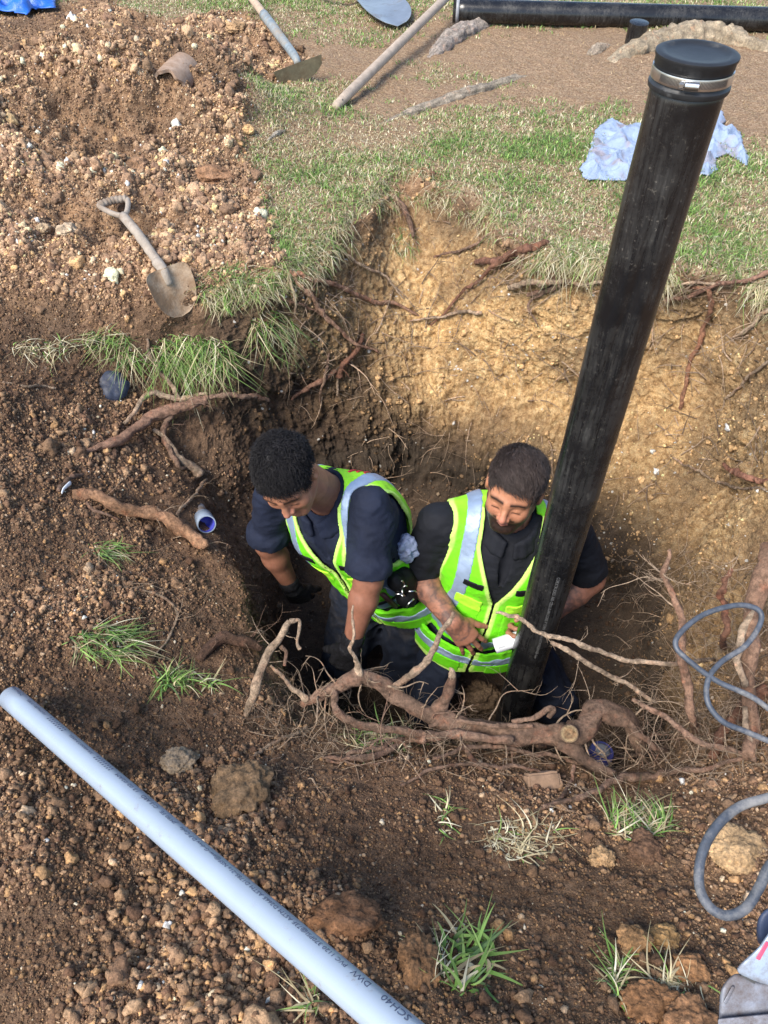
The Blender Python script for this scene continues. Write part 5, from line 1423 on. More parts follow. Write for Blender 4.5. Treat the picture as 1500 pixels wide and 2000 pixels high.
# roots of the left bank
make_root('root', 'brown root jutting up out of the left bank toward the wall, its end snapped',
    [(165,882,'g.0',6),(205,876,'g.02',9),(248,852,'g.04',11),(295,828,'g.06',12),(345,808,'g.07',12),(385,792,'g.08',10),(412,784,'g.08',8)], BARK*.9+RED*.35, 12, .1, .002, BARK*1.2, seed=20,
    branches=[dict(p=[(410,786,'g.08',4),(445,782,'g.08',6),(492,776,'g.09',4)], col=BARK), dict(p=[(330,815,'g.05',7),(315,845,'g.03',7),(322,880,'g.02',6),(345,915,'g.01',5),(372,915,'g.01',3)], col=BARK*.9),
              dict(p=[(240,832,'g.01',4),(262,800,'g.03',5),(290,780,'g.04',6),(345,776,'g.04',6),(395,776,'g.04',4)], col=PALE*.9), dict(p=[(298,845,'g.02',4),(320,870,'g.02',6),(350,900,'g.01',9),(385,930,'g.01',12)], col=PALE*.75)])
make_root('root', 'stout peeled orange root with rough bark lying down the left bank',
    [(140,968,'g.0',12),(165,972,'g.02',13),(200,990,'g.025',12),(245,1008,'g.03',13),(290,1020,'g.03',14),(330,1035,'g.03',15),(362,1052,'g.03',14),(385,1075,'g.03',12),(402,1082,'g.03',9)], (.42, .24, .14), 10, .09, .0016, PALE, seed=21, rough=.42,
    branches=[dict(p=[(165,985,'g.01',3),(190,1000,'g.01',4),(230,1020,'g.01',2)], col=BARK), dict(p=[(112,962,'g.01',5),(130,948,'g.02',6),(165,932,'g.02',4)], col=BARK)])
make_root('root', 'brown root hanging from the grass lip down the left wall',
    [(286,660,'g.01',3.5),(298,690,'g.015',4),(322,728,'g.02',4.5),(345,760,'g.03',5),(350,790,'g.03',4)], PALE*.8, 6, .08, .0012, PALE*.8, seed=22)
make_root('root', 'dark knotted root stub poking from the left bank near the pit mouth',
    [(388,1290,'g.0',10),(415,1262,'g.015',13),(445,1250,'g.02',13),(475,1258,'g.02',11),(502,1275,'g.02',7)], DARK*1.1, 18, .12, .0014, BARK, seed=23, rough=.3)
make_root('root', 'spray of thin roots fanning over the bare left bank',
    [(178,1138,'g.002',2),(240,1148,'g.005',2.5),(310,1165,'g.01',3),(345,1200,'g.01',3),(330,1250,'g.006',2.5),(295,1290,'g.003',2)], PALE*.62, 16, .16, .0013, PALE*.62, seed=24, wob=.003, tg=.0)
make_root('root', 'thin pale root lying on the grey soil at the far left',
    [(5,748,'g.004',2.5),(50,752,'g.006',3),(85,748,'g.006',3),(108,760,'g.004',2)], PALE*.9, 2, .04, .001, seed=25)
make_root('root', 'forked thin root lying on the left bank beside the stub of white pipe',
    [(345,1010,'g.01',3),(362,990,'g.012',3.5),(382,965,'g.012',3.5),(400,938,'g.01',3)], PALE*.7, 4, .06, .001, seed=26)
# roots in the back wall
make_root('root', 'reddish forked roots trailing down the left of the back wall from the grass',
    [(562,530,'g.01',5),(600,545,'g.02',5),(660,562,'g.02',5),(720,590,'g.02',4.5),(780,605,'g.02',3.5),(845,632,'g.01',2)], RED*.75+PALE*.25, 10, .12, .0013, PALE*.9, seed=30,
    branches=[dict(p=[(565,532,'g.01',5),(600,580,'g.02',5),(640,625,'g.02',4.5),(690,665,'g.02',3.5),(742,690,'g.01',2)], col=RED*.7+PALE*.3), dict(p=[(560,535,'g.01',4),(572,570,'g.03',3),(570,612,'g.03',2)], col=PALE), dict(p=[(515,568,'g.01',2),(570,590,'g.02',2.5),(620,610,'g.02',2.5),(660,645,'g.01',2)], col=RED*.7+PALE*.2)])
make_root('root', 'snapped red root pointing down the left part of the back wall',
    [(705,652,'g.01',4),(690,682,'g.02',5),(672,710,'g.025',6),(655,735,'g.03',6.5)], RED*.75, 5, .07, .0016, RED*.8, seed=31,
    branches=[dict(p=[(655,722,'g.01',5),(625,740,'g.02',5.5),(585,765,'g.02',4.5),(565,775,'g.02',2)], col=RED*.55+BARK*.4), dict(p=[(640,690,'g.01',2.5),(638,730,'g.02',3.5),(622,785,'g.02',2)], col=BARK), dict(p=[(660,735,'g.02',3),(658,765,'g.02',2.5)], col=PALE*.8)])
make_root('root', 'cluster of tangled red roots high in the middle of the back wall',
    [(840,640,'g.01',2),(900,585,'g.02',3),(950,545,'g.03',4),(1000,505,'g.03',7),(1045,488,'g.02',8),(1068,478,'g.01',7)], RED*.8, 24, .16, .0016, BARK*1.3, seed=32, wob=.01,
    branches=[dict(p=[(850,505,'g.01',2),(905,495,'g.02',3),(955,468,'g.02',3),(1000,440,'g.01',2.5)], col=BARK*1.2), dict(p=[(935,515,'g.02',6),(980,505,'g.03',8),(1040,490,'g.03',8)], col=(.26,.13,.09)), dict(p=[(800,630,'g.01',2),(860,622,'g.02',3),(900,608,'g.02',4),(945,612,'g.02',4)], col=PALE)])
make_root('root', 'bleached root stretching right from the tangle and passing behind the black pipe',
    [(1000,560,'g.02',5),(1040,548,'g.03',7),(1090,545,'g.03',5),(1160,545,'g.03',3.5),(1300,552,'g.03',3),(1400,553,'g.03',3)], PALE*.9, 12, .14, .0016, PALE*.8, seed=33, branches=[dict(p=[(1075,530,'g.01',10),(1078,560,'g.03',8),(1040,575,'g.03',4)], col=BARK*.8), dict(p=[(1060,565,'g.02',3),(1040,600,'g.03',3),(1058,640,'g.02',1.5)], col=BARK)])
make_root('root', 'orange red root bowed down the right hand wall beside the black pipe',
    [(1352,560,'g.01',3),(1378,565,'g.02',5),(1392,595,'g.03',5.5),(1388,640,'g.03',5),(1368,680,'g.03',5),(1345,715,'g.02',5),(1338,765,'g.02',4),(1330,800,'g.01',4)], (.30, .15, .09), 8, .12, .0013, PALE*.8, seed=34)
make_root('root', 'pink brown root running level beneath the grass at the right of the wall',
    [(1290,582,'g.02',3.5),(1340,575,'g.02',4),(1400,560,'g.03',5),(1450,556,'g.03',5),(1510,540,'g.03',6)], (.30,.17,.12), 10, .14, .0014, PALE*.8, seed=35)
make_root('root', 'thin curved root in the upper left of the back wall hanging from a tuft',
    [(660,485,'g.01',2.5),(700,512,'g.02',3),(750,548,'g.02',2.5),(790,585,'g.01',1.5)], PALE*.8, 5, .1, .001, seed=36)
make_root('root', 'stub of root pointing down out of the notch in the turf',
    [(770,380,'g.0',5),(785,410,'g.02',6),(798,445,'g.04',6),(802,468,'g.05',3)], BARK*1.2, 16, .14, .0016, BARK*1.3, seed=37, tdir=(0, -.2, -.6))
make_root('root', 'slender root crossing the lower right wall',
    [(1316,895,'g.01',2),(1370,920,'g.02',2.5),(1420,945,'g.02',3),(1500,960,'g.02',3)], PALE*.8, 5, .12, .0012, seed=38)
make_root('root', 'short pink root in the right hand wall at the frame edge',
    [(1418,906,'g.01',4),(1450,925,'g.02',6),(1480,935,'g.02',6),(1520,940,'g.01',5)], (.42,.2,.13), 4, .08, .001, seed=39)
make_root('root', 'pale root slanting across the right wall above the frame edge',
    [(1420,780,'g.01',2.5),(1460,755,'g.02',3),(1510,710,'g.02',4)], PALE*.85, 3, .08, .001, seed=40)
make_root('root', 'straw coloured root arching out of the right wall under the hanging grass',
    [(1430,665,'g.01',2.5),(1470,650,'g.03',4),(1500,620,'g.03',5),(1530,600,'g.02',5)], PALE, 5, .1, .0012, seed=41)
# surface roots of a tree in the lawn: weathered, half buried
def surface_root(label, pl, col, seed, sq=.6):
    p, r = ctrl3(pl); n = 120; q = spline(np.column_stack([p, r]), n)
    v, qq, t = tube(q[:, :3], q[:, 3], 28, rough=.35, rf=9, seed=seed, squash=1.0)
    th = np.tile(np.arange(28)/28*2*math.pi, n); lines = np.abs(np.sin(th*4+fbm(v[:n*28], 5, 2, seed)*3))
    cc_ = np.tile(np.array(col), (len(v), 1))*(1+.35*fbm(v, 20, 3, seed))[:, None]; cc_[:n*28] *= (.7+.45*lines)[:, None]
    A_ = Acc(); A_.add(v, qq, t, np.clip(cc_, 0, 1)); o = A_.build('tree_root', M_ROOT); o.data.name = 'tree_root'
    tag(o, label, 'tree root'); return o
surface_root('weathered grey tree root breaking the turf beside the wooden handle', [(838,112,'g-.02',8),(868,92,'g.0',17),(905,66,'g.01',18),(945,52,'g.0',12),(980,44,'g-.02',6)], (.36,.31,.27), 50)
surface_root('long low pale root ridge crossing the lawn below the wooden handle', [(725,250,'g-.02',5),(790,224,'g-.006',9),(860,200,'g-.006',11),(930,178,'g-.006',12),(1000,156,'g-.01',10),(1050,140,'g-.03',5)], (.34,.29,.23), 51)
surface_root('broad pale root mound behind the top of the capped pipe', [(1190,120,'g-.04',16),(1260,92,'g-.01',24),(1330,80,'g-.0',28),(1400,76,'g-.0',28),(1470,92,'g-.02',24),(1530,110,'g-.03',16)], (.38,.31,.22), 52)
surface_root('small knobbly root bump on bare ground left of the capped pipe', [(1140,112,'g-.03',6),(1165,100,'g-.01',13),(1185,88,'g-.02',9)], (.34,.28,.22), 53)
surface_root('thin pale root fragment in the grass near the round yellow stone', [(522,275,'g0',2.5),(540,262,'g0.005',4),(556,256,'g0',3)], (.45,.40,.33), 54)
# fine hair roots, too many to count
A_ = Acc(); rg = np.random.default_rng(5)
for _ in range(900):
    px = rg.uniform(520, 1480); py = 1440+rg.normal(0, 45)+.03*(px-900)
    p, n = hit(px, py); rootlet(A_, p+n*rg.uniform(.0, .02), rg.normal(0, 1, 3)+V(0, -.3, .3)*1.0, rg.uniform(.04, .2), rg.uniform(.0006, .0017), PALE*rg.uniform(.4, 1.1), .04, .7, 1, rg, 10)
for _ in range(430):
    px = rg.uniform(1230, 1500); py = rg.uniform(1080, 1500)
    p, n = hit(px, py); rootlet(A_, p, n*.7+rg.normal(0, .8, 3), rg.uniform(.04, .2), rg.uniform(.0007, .0018), PALE*rg.uniform(.45, 1.15), .05, .7, 1, rg, 10)
for _ in range(520):
    px = rg.uniform(560, 1500); py = rg.uniform(420, 1000) if px > 700 else rg.uniform(540, 800)
    p, n = hit(px, py); d_ = rg.normal(0, .8, 3); d_ = d_-n*np.dot(d_, n)+n*.08; rootlet(A_, p+n*.004, d_, rg.uniform(.05, .24), rg.uniform(.0012, .0034), (PALE*.85+BARK*.3)*rg.uniform(.35, 1.25), .06, .38, 1, rg, 10)
for _ in range(200):
    px = rg.uniform(130, 540); py = rg.uniform(780, 1400)
    p, n = hit(px, py); rootlet(A_, p, n*.3+rg.normal(0, .8, 3), rg.uniform(.03, .13), rg.uniform(.0004, .001), PALE*rg.uniform(.35, .9), .06, .6, 1, rg, 10)
o = A_.build('fine_roots', M_ROOT); tag(o, 'mass of hair thin roots bristling from the pit walls and rim', 'roots', kind='stuff')
# ------------------------------------------------------------------ grass
def grass_material():
    m, nt, bs = new_mat("grass_blades")
    c = attr(nt, 'col').outputs['Color']
    lk(nt, c, bs.inputs['Base Color']); bs.inputs['Roughness'].default_value = .6; bs.inputs['Specular IOR Level'].default_value = .3
    tr = nd(nt, "ShaderNodeBsdfTranslucent"); lk(nt, c, tr.inputs[0])
    mx = nd(nt, "ShaderNodeMixShader"); mx.inputs[0].default_value = .3
    lk(nt, bs.outputs[0], mx.inputs[1]); lk(nt, tr.outputs[0], mx.inputs[2]); lk(nt, mx.outputs[0], nt.nodes['Material Output'].inputs[0])
    return m
M_GRASS = grass_material()
GREEN = np.array([[.09,.18,.035],[.13,.26,.05],[.18,.33,.075],[.07,.145,.05],[.26,.42,.11]])
STRAW = np.array([[.58,.50,.32],[.48,.40,.25],[.74,.68,.50],[.38,.30,.18]])
def blades(base, n_, length, width, lean, straw, r, seg=4, droop=1.0, curlr=.4):
    n = len(base); up = n_
    az = r.uniform(0, 2*math.pi, n); side = np.stack([np.cos(az), np.sin(az), np.zeros(n)], -1)
    out = np.stack([-np.sin(az), np.cos(az), np.zeros(n)], -1)
    t = np.linspace(0, 1, seg+1)[None, :, None]; L = length[:, None, None]; k = (lean*r.uniform(.3, 1.4, n))[:, None, None]
    path = base[:, None]+up[:, None]*L*t*(1-.35*k*t)+out[:, None]*L*k*t**1.6+side[:, None]*L*curlr*r.normal(0, 1, n)[:, None, None]*t**2*.5-np.array([0, 0, 1])*L*droop*.45*k*t**2.4
    w_ = (width[:, None, None]*(1-t**1.8)*.5+.0002)
    v = np.stack([path-side[:, None]*w_, path+side[:, None]*w_], 2).reshape(-1, 3)
    b = (np.arange(n)*(seg+1)*2)[:, None]; j = np.arange(seg)[None]*2
    q = np.stack([b+j, b+j+1, b+j+3, b+j+2], -1).reshape(-1, 4)
    gi = GREEN[r.integers(0, len(GREEN), n)]; si = STRAW[r.integers(0, len(STRAW), n)]
    s = (r.random(n) < straw)[:, None]; c = np.where(s, si, gi)*np.exp(r.normal(0, .2, n))[:, None]
    cc_ = np.repeat(c[:, None], seg+1, 1); tip = (t[0]**2)[None]*.35
    cc_ = cc_*(1-tip)+np.array([.40, .38, .18])*tip
    return v, q, np.repeat(cc_[:, :, None], 2, 2).reshape(-1, 3)
def lawn_build():
    r = np.random.default_rng(9)
    wgt = (turf[:, :-1]*area*inview/np.maximum(dep, .3)**1.6).ravel().astype(np.float64); cs = np.cumsum(wgt)
    def sample(n, power=1.0):
        s = np.searchsorted(cs, r.random(n)*cs[-1]); i, j = np.unravel_index(s, turf[:, :-1].shape)
        jit = r.random((n, 2)).astype(np.float32)[..., None]
        return pos[i, j]*(1-jit[:, 0]-jit[:, 1])+pos[(i+1) % NU, j]*jit[:, 0]+pos[i, j+1]*jit[:, 1], i, j
    A_ = Acc()
    p, i, j = sample(240000)
    cn = fbm(p, 2.6, 3, 6)+.5*fbm(p, 11, 2, 7)
    tall = np.clip(.8+.5*cn, .35, 1.6)
    edge = sstep(-.28, .0, lawnd[i, j])
    strawp = np.clip(.46-.38*cn+.28*edge*(p[:, 0] > .3), .08, .9)
    strawp = np.clip(strawp+.35*np.exp(-((p[:, 0]+.1)/.45)**2-((p[:, 1]-3.9)/.35)**2)-.35*np.exp(-((p[:, 0]-.45)/.6)**2-((p[:, 1]-3.75)/.3)**2), .05, .95)
    n_ = np.tile(V(0, 0, 1), (len(p), 1))+r.normal(0, .25, (len(p), 3)); n_ = nz_rows(n_)
    v, q, c = blades(p.astype(float), n_, .031*tall*r.uniform(.5, 1.5, len(p)), .0028*r.uniform(.7, 1.4, len(p))*np.clip(dep[i, j]/3, .8, 1.8), .75, strawp, r, 3)
    A_.add(v, q, None, c)
    # brown litter pressed flat between the blades
    wl_ = (lawn[:, :-1]*area*inview/np.maximum(dep, .3)**1.6).ravel().astype(np.float64); c2 = np.cumsum(wl_)
    s = np.searchsorted(c2, r.random(90000)*c2[-1]); i, j = np.unravel_index(s, turf[:, :-1].shape); p = pos[i, j].astype(float)+r.normal(0, .004, (90000, 3))*[1, 1, .2]+[0, 0, .003]
    d = nz_rows(np.column_stack([r.normal(size=(90000, 2)), np.abs(r.normal(0, .22, 90000))]))
    v, q, c = blades(p, d, r.uniform(.008, .04, 90000), r.uniform(.0012, .0035, 90000), .15, np.full(90000, 1.), r, 1)
    c = c*np.repeat(np.where(r.random(90000) < .6, .55, 1.0), 4)[:, None]*np.array([1, .84, .72]); A_.add(v, q, None, c)
    o = A_.build('lawn_grass', M_GRASS); tag(o, 'patchy green and straw coloured grass with dry litter on the worn lawn', 'grass', kind='stuff')
    # fringe hanging over the lip of the pit
    A_ = Acc(); row = []
    for i0 in range(int(3.0*AR), int(12.4*AR)):
        u = i0/AR; row.append(i0)
    row = np.array(row); n = 11000; ii = r.choice(row, n); jv = np.argmin(np.abs(vpar-5.02)); jj = jv+r.integers(-26, 22, n)
    p = pos[ii, jj].astype(float)
    fr = fbm(p, 4, 2, 8); k = fr > -.15; p = p[k]; ii = ii[k]; n = len(p)
    inw = np.column_stack([CEN[0]-p[:, 0], CEN[1]-p[:, 1]]); inw /= np.linalg.norm(inw, axis=1)[:, None]
    d = nz_rows(np.column_stack([inw*.9, np.full(n, .25)])+r.normal(0, .45, (n, 3)))
    v, q, c = blades(p, d, r.uniform(.015, .055, n), np.full(n, .0022), 1.1, np.full(n, .7), r, 5, droop=1.5); A_.add(v, q, None, c)
    o = A_.build('edge_grass', M_GRASS); tag(o, 'dry grass fringe drooping over the edge of the pit', 'grass', kind='stuff')
lawn_build()
def tuft(px, py, n, L, spread, straw, label, seed, lean=.9, d=(0, 0, 1), width=.003, name='grass_tuft', dj=.5, ear=0, off=.0, droop=1.0):
    r = np.random.default_rng(seed); c, nn = hit(px, py); c = c+nn*off
    dep_ = float((c-CP)@FWD); sp = np.array(spread)*dep_/F
    ang_ = r.uniform(0, 6.28, n); rad_ = np.sqrt(r.random(n))
    b = []
    for a_, q_ in zip(ang_, rad_):
        x = px+math.cos(a_)*q_*spread[0]; y = py+math.sin(a_)*q_*spread[1]; h, _ = hit(x, y)
        b.append(h if np.linalg.norm(h-c) < .4 else c)
    b = np.array(b)
    dv = nz_rows(np.tile(nz(d), (n, 1))+r.normal(0, dj*1.25, (n, 3)))
    A_ = Acc(); v, q, cc_ = blades(b, dv, L*.72*r.uniform(.25, 1.25, n), width*r.uniform(.6, 1.4, n), lean*1.15, np.full(n, straw), r, 6, droop, 1.0); A_.add(v, q, None, cc_)
    for k in range(ear):                    # bristly seed heads
        i = r.integers(0, n); tip = v.reshape(n, 7, 2, 3)[i, 5, 0]; dd = nz(tip-v.reshape(n, 7, 2, 3)[i, 3, 0])
        m = 26; bb = tip+dd*(np.linspace(0, .05, m))[:, None]; ed = nz_rows(np.tile(dd, (m, 1))*1.2+r.normal(0, .5, (m, 3)))
        v2, q2, c2 = blades(bb, ed, np.full(m, .022), np.full(m, .0018), .2, np.full(m, .1), r, 2); A_.add(v2, q2, None, c2*np.array([1.1, 1.2, 1.0]))
    o = A_.build(name, M_GRASS)
    o.location = (0, 0, 0); tag(o, label, 'grass tuft'); return o
tuft(370, 690, 900, .125, (85, 40), .32, 'large tuft of long grass hanging below the small shovel blade', 1, d=(.25, -.3, -.1), lean=1.0, ear=5, droop=1.5)
tuft(460, 555, 420, .10, (75, 35), .25, 'green tuft with seed heads right of the small shovel at the hole edge', 2, d=(.3, -.1, .3), ear=4)
tuft(530, 640, 300, .13, (45, 35), .55, 'greyish wispy tuft hanging on the upper left wall', 3, d=(.3, -.4, -.3), droop=1.6)
tuft(210, 665, 240, .10, (50, 18), .35, 'low tuft at the lip of the left bank under the spoil heap', 4, d=(0, -.4, .2))
tuft(90, 680, 200, .08, (70, 18), .85, 'dry bleached tuft at the far left under the spoil heap', 5, d=(0, -.4, .2))
tuft(200, 1075, 150, .08, (35, 14), .35, 'small tuft on the left bank below the peeled orange root', 6, d=(.8, -.2, .1), dj=.4)
tuft(200, 1255, 330, .09, (68, 34), .25, 'flattened green tuft on the left bank above the white pipe', 7, d=(.8, -.1, .15), dj=.4)
tuft(345, 1330, 130, .09, (40, 14), .2, 'small bright green tuft at the left of the pit mouth', 8, d=(.1, .1, 1), ear=2)
tuft(408, 1335, 40, .09, (14, 12), .6, 'thin leggy tuft of pale stems beside the bright green tuft', 9, d=(0, .1, 1), width=.005)
tuft(1020, 1640, 380, .075, (75, 38), .92, 'dry straw coloured tuft on the near soil below the tangle of roots', 10, d=(.3, -.4, .3), dj=.6)
tuft(1245, 1610, 340, .08, (62, 32), .5, 'green and straw tuft on the near soil right of the dry straw tuft', 11, d=(.3, .2, .4))
tuft(905, 1880, 130, .095, (60, 62), .2, 'fresh green broad bladed tuft near the bottom of the photo', 12, d=(0, .05, .45), width=.0065, dj=1.1)
tuft(850, 1895, 60, .07, (20, 30), .9, 'straw coloured wisp left of the fresh green tuft', 13, d=(-.2, .1, .4))
tuft(865, 1600, 40, .06, (12, 40), .45, 'slim green stem of grass above the fresh green tuft', 14, d=(0, -.1, .5))
tuft(1205, 1910, 90, .07, (14, 42), .6, 'upright pale green wisp left of the saw at the bottom', 15, d=(0, .1, .5))
tuft(1320, 1925, 120, .07, (60, 14), .9, 'bleached sprig of dry grass lying just left of the saw', 16, d=(-.5, .1, .3))
tuft(612, 1960, 46, .08, (10, 35), .5, 'thin wisp poking out beneath the lower end of the white pipe', 17, d=(0, .1, .5))
tuft(745, 1450, 320, .08, (70, 26), .55, 'scrubby tuft under the thick root at the near rim', 18, d=(-.1, -.3, .4), dj=.7)
tuft(860, 760, 10, .05, (8, 6), .9, 'tiny root wisp in the back wall above the pit floor', 19)
tuft(790, 470, 200, .09, (26, 30), .6, 'ragged tuft clinging inside the notch of the back wall', 20, d=(0, -.6, -.3), droop=1.5)
tuft(1435, 500, 420, .07, (22, 45), .15, 'bright green clump sliding over the lip at the right edge', 21, d=(-.1, -.4, .4), dj=.6)
tuft(1480, 520, 320, .14, (30, 50), .95, 'bleached runners hanging over the lip at the right frame edge', 22, d=(-.1, -.7, -.4), droop=1.6)
tuft(1120, 500, 420, .11, (80, 28), .8, 'dry overhanging mat of grass just left of the black pipe', 23, d=(-.1, -.6, .1), droop=1.5)
tuft(1290, 535, 260, .12, (40, 22), .85, 'dry runners drooping over the lip right of the black pipe', 24, d=(-.2, -.6, .0), droop=1.5)
tuft(250, 690, 120, .12, (30, 20), .3, 'slender tuft left of the large hanging one', 25, d=(.1, -.5, .0), droop=1.5)
# ------------------------------------------------------------------ cloths, cable, tarp, saw and litter
def rag(poly, label, col, seed, thick=.006, hgt=.035, res=.006, mat=None, name='rag', z0=0.01, dirty=.25):
    """crumpled cloth lying on the ground: outline given in photo points, folds of real height"""
    g = np.array([P(a, b, 0)[:2] for a, b in poly]); lo = g.min(0)-.01; hi = g.max(0)+.01
    nx, ny = ((hi-lo)/res).astype(int)+1
    X, Y = np.meshgrid(lo[0]+np.arange(nx)*res, lo[1]+np.arange(ny)*res, indexing='ij')
    p = np.stack([X.ravel(), Y.ravel(), X.ravel()*0+seed], -1)
    wob = .006*fbm(p, 22, 2, seed)
    d = segdist(X.ravel(), Y.ravel(), [tuple(a) for a in g])+wob
    rid = 1-np.abs(fbm(p, 5, 2, seed+1))*2.6; rid2 = 1-np.abs(fbm(p, 12, 2, seed+3))*2.2
    h = hgt*np.clip(.35+.65*rid, 0, 1.3)**1.5+.010*rid2+.002*fbm(p, 50, 2, 5)
    h = h*sstep(.0, -.05, d)+.004
    gz_ = np.array([drop(a, b)[0][2] for a, b in zip(X.ravel(), Y.ravel())])
    Z = gz_+h+z0; keep = (d < 0)
    idx = np.arange(nx*ny).reshape(nx, ny)
    q = np.stack([idx[:-1, :-1], idx[1:, :-1], idx[1:, 1:], idx[:-1, 1:]], -1).reshape(-1, 4); q = q[keep[q].all(1)]
    v = np.stack([X.ravel(), Y.ravel(), Z], -1); v2 = v-np.array([0, 0, thick]); n = len(v)
    used = np.unique(q); mp_ = np.full(n, -1); mp_[used] = np.arange(len(used)); q = mp_[q]; v = v[used]; v2 = v2[used]; m = len(v)
    e = np.concatenate([q[:, [0, 1]], q[:, [1, 2]], q[:, [2, 3]], q[:, [3, 0]]]); key = np.sort(e, 1); _, inv, cnt = np.unique(key, axis=0, return_inverse=True, return_counts=True)
    be = e[cnt[inv.ravel()] == 1]; side = np.stack([be[:, 1], be[:, 0], be[:, 0]+m, be[:, 1]+m], -1)
    dirt_ = sstep(.05, .5, fbm(v, 9, 3, seed+7))[:, None]*dirty
    c = np.array(col)*(1-dirt_)+np.array((.28, .19, .15))*dirt_
    A_ = Acc(); A_.add(np.concatenate([v, v2]), np.concatenate([q, q[:, ::-1]+m, side]), None, np.concatenate([c, c]))
    o = A_.build(name, mat or M_RAG); tag(o, label, 'cloth'); return o
M_RAG = cloth_material("terry_cloth", None, .95, 600, .9, mott=.16, usecol=True)
rag([(1130,338),(1150,300),(1160,262),(1190,235),(1205,240),(1222,250),(1262,246),(1275,300),(1258,352),(1200,356),(1145,356)], 'crumpled pale blue cloth on the grass left of the black pipe', (.30, .38, .54), 3.1, hgt=.042, dirty=.55)
rag([(1385,235),(1410,218),(1418,240),(1405,252),(1445,262),(1452,285),(1462,312),(1458,328),(1420,305),(1398,312),(1400,335),(1385,350),(1365,345),(1350,300),(1360,260)], 'crumpled pale blue cloth on the grass right of the black pipe', (.30, .38, .54), 7.7, hgt=.042, dirty=.45)
M_TARP = simple_mat('blue_tarp', (.02, .13, .55), .4, nscale=8, var=.2, bmp=.5, bscale=18, bdist=.02)
rag([(-60,-30),(115,-30),(114,34),(80,34),(60,48),(28,46),(-60,46)], 'bright blue plastic sheet behind the spoil heap', (.02,.13,.5), 4.2, mat=M_TARP, name='tarp', hgt=.10, z0=.03, res=.015, dirty=.1)['category'] = 'tarp'

M_CABLE = simple_mat('grey_cable', (.06, .07, .09), .5, nscale=60, var=.35, bmp=.5, dirt=(.25, .24, .23), dirt_amt=.35)
def cable(name, label, pl, r, n=220):
    p = np.array([(hit(a, b)[0]+hit(a, b)[1]*float(c[1:] or 0)) if isinstance(c, str) else D(a, b, c) for a, b, c in pl])
    q = spline(p, n); v, f, t = tube(q, r, 12, rough=.02, rf=40); A_ = Acc(); A_.add(v, f, t); o = A_.build(name, M_CABLE, attrs=False); tag(o, label, 'cable'); return o
cable('cable', 'upper loops of thick grey cable hanging over the roots at the right edge',
    [(1520,1400,1.72),(1470,1362,1.72),(1400,1330,1.73),(1345,1290,1.74),(1320,1262,1.75),(1330,1235,1.76),(1375,1200,1.78),(1440,1182,1.8),(1482,1192,1.8),(1484,1220,1.79),(1455,1262,1.77),(1410,1292,1.75),(1384,1325,1.73),(1382,1370,1.71),(1410,1408,1.7),(1455,1428,1.7),(1520,1455,1.69)], .0064)
cable('cable', 'lower loop of thick grey cable lying round the pale orange stone',
    [(1560,1545,1.28),(1500,1558,1.27),(1440,1578,1.26),(1395,1620,1.24),(1370,1672,1.22),(1366,1730,1.2),(1385,1770,1.18),(1418,1788,1.17),(1455,1775,1.16),(1482,1735,1.16),(1505,1690,1.16),(1560,1640,1.16)], .0078)

def saw():
    c = D(1470, 1925, .80); root = thing('power_saw', 'scratched grey power tool with a white upper case at the bottom right corner', 'power tool', c)
    r_ = nz(V(1, 0, 0)); u_ = UP; f_ = -FWD
    def pt(px, py, dd): return D(px, py, dd)
    def slab(name, poly, d0, d1, mat, bev=.004, cf=(1, 1, 1)):
        import bmesh
        bm = bmesh.new(); top = [bm.verts.new(pt(x, y, d0)) for x, y in poly]; dr_ = nz(ray(1440, 1900)); bt = [bm.verts.new(pt(x, y, d0)+dr_*(d1-d0)*1.15) for x, y in poly]
        bm.faces.new(top); bm.faces.new(bt[::-1]); n = len(poly)
        for i in range(n): bm.faces.new((top[i], bt[i], bt[(i+1) % n], top[(i+1) % n]))
        bmesh.ops.recalc_face_normals(bm, faces=bm.faces); bmesh.ops.bevel(bm, geom=bm.edges[:], offset=bev, segments=4, profile=.5, affect='EDGES')
        me = bpy.data.meshes.new(name); bm.to_mesh(me); bm.free(); me.materials.append(mat); me.polygons.foreach_set('use_smooth', np.ones(len(me.polygons), bool))
        o = bpy.data.objects.new(name, me); scene.collection.objects.link(o); adopt(o, root); return sharp(o, 40)
    g = simple_mat('scratched_magnesium', (.23, .245, .29), .5, .3, nscale=14, var=.35, bmp=.4, dirt=(.12, .10, .10), dirt_amt=.7, dscale=18)
    wmat = simple_mat('pale_case', (.27, .33, .42), .35, nscale=10, var=.15, bmp=.2, dirt=(.15, .15, .17), dirt_amt=.5, dscale=25)
    slab('guard', [(1406,1935),(1420,1912),(1440,1898),(1478,1918),(1560,1930),(1560,2080),(1400,2080)], .80, .87, g, .006)
    slab('case', [(1436,1898),(1444,1884),(1482,1850),(1508,1812),(1580,1790),(1580,1945),(1478,1918)], .79, .86, wmat, .005)
    slab('red_stripe', [(1476,1872),(1496,1838),(1503,1842),(1484,1876)], .7885, .792, simple_mat('red_label', (.50, .06, .12), .4), .0008)
    slab('latch', [(1444,1904),(1448,1898),(1468,1908),(1464,1916)], .7960, .80, M_BAND, .0008)
    slab('slot', [(1447,1906),(1452,1900),(1478,1914),(1474,1922)], .7955, .80, M_SLOT, .0006)
    slab('rib', [(1412,1958),(1430,1925),(1436,1928),(1419,1962)], .7960, .80, g, .0015)
    slab('foot_plate', [(1402,1990),(1560,1975),(1560,2000),(1402,2012)], .790, .80, g, .002)
    o = slab('handle', [(1478,1802),(1486,1780),(1510,1768),(1560,1770),(1560,1860),(1482,1846)], .86, .92, simple_mat('dark_blue_grip', (.05, .07, .13), .5), .008)
saw()
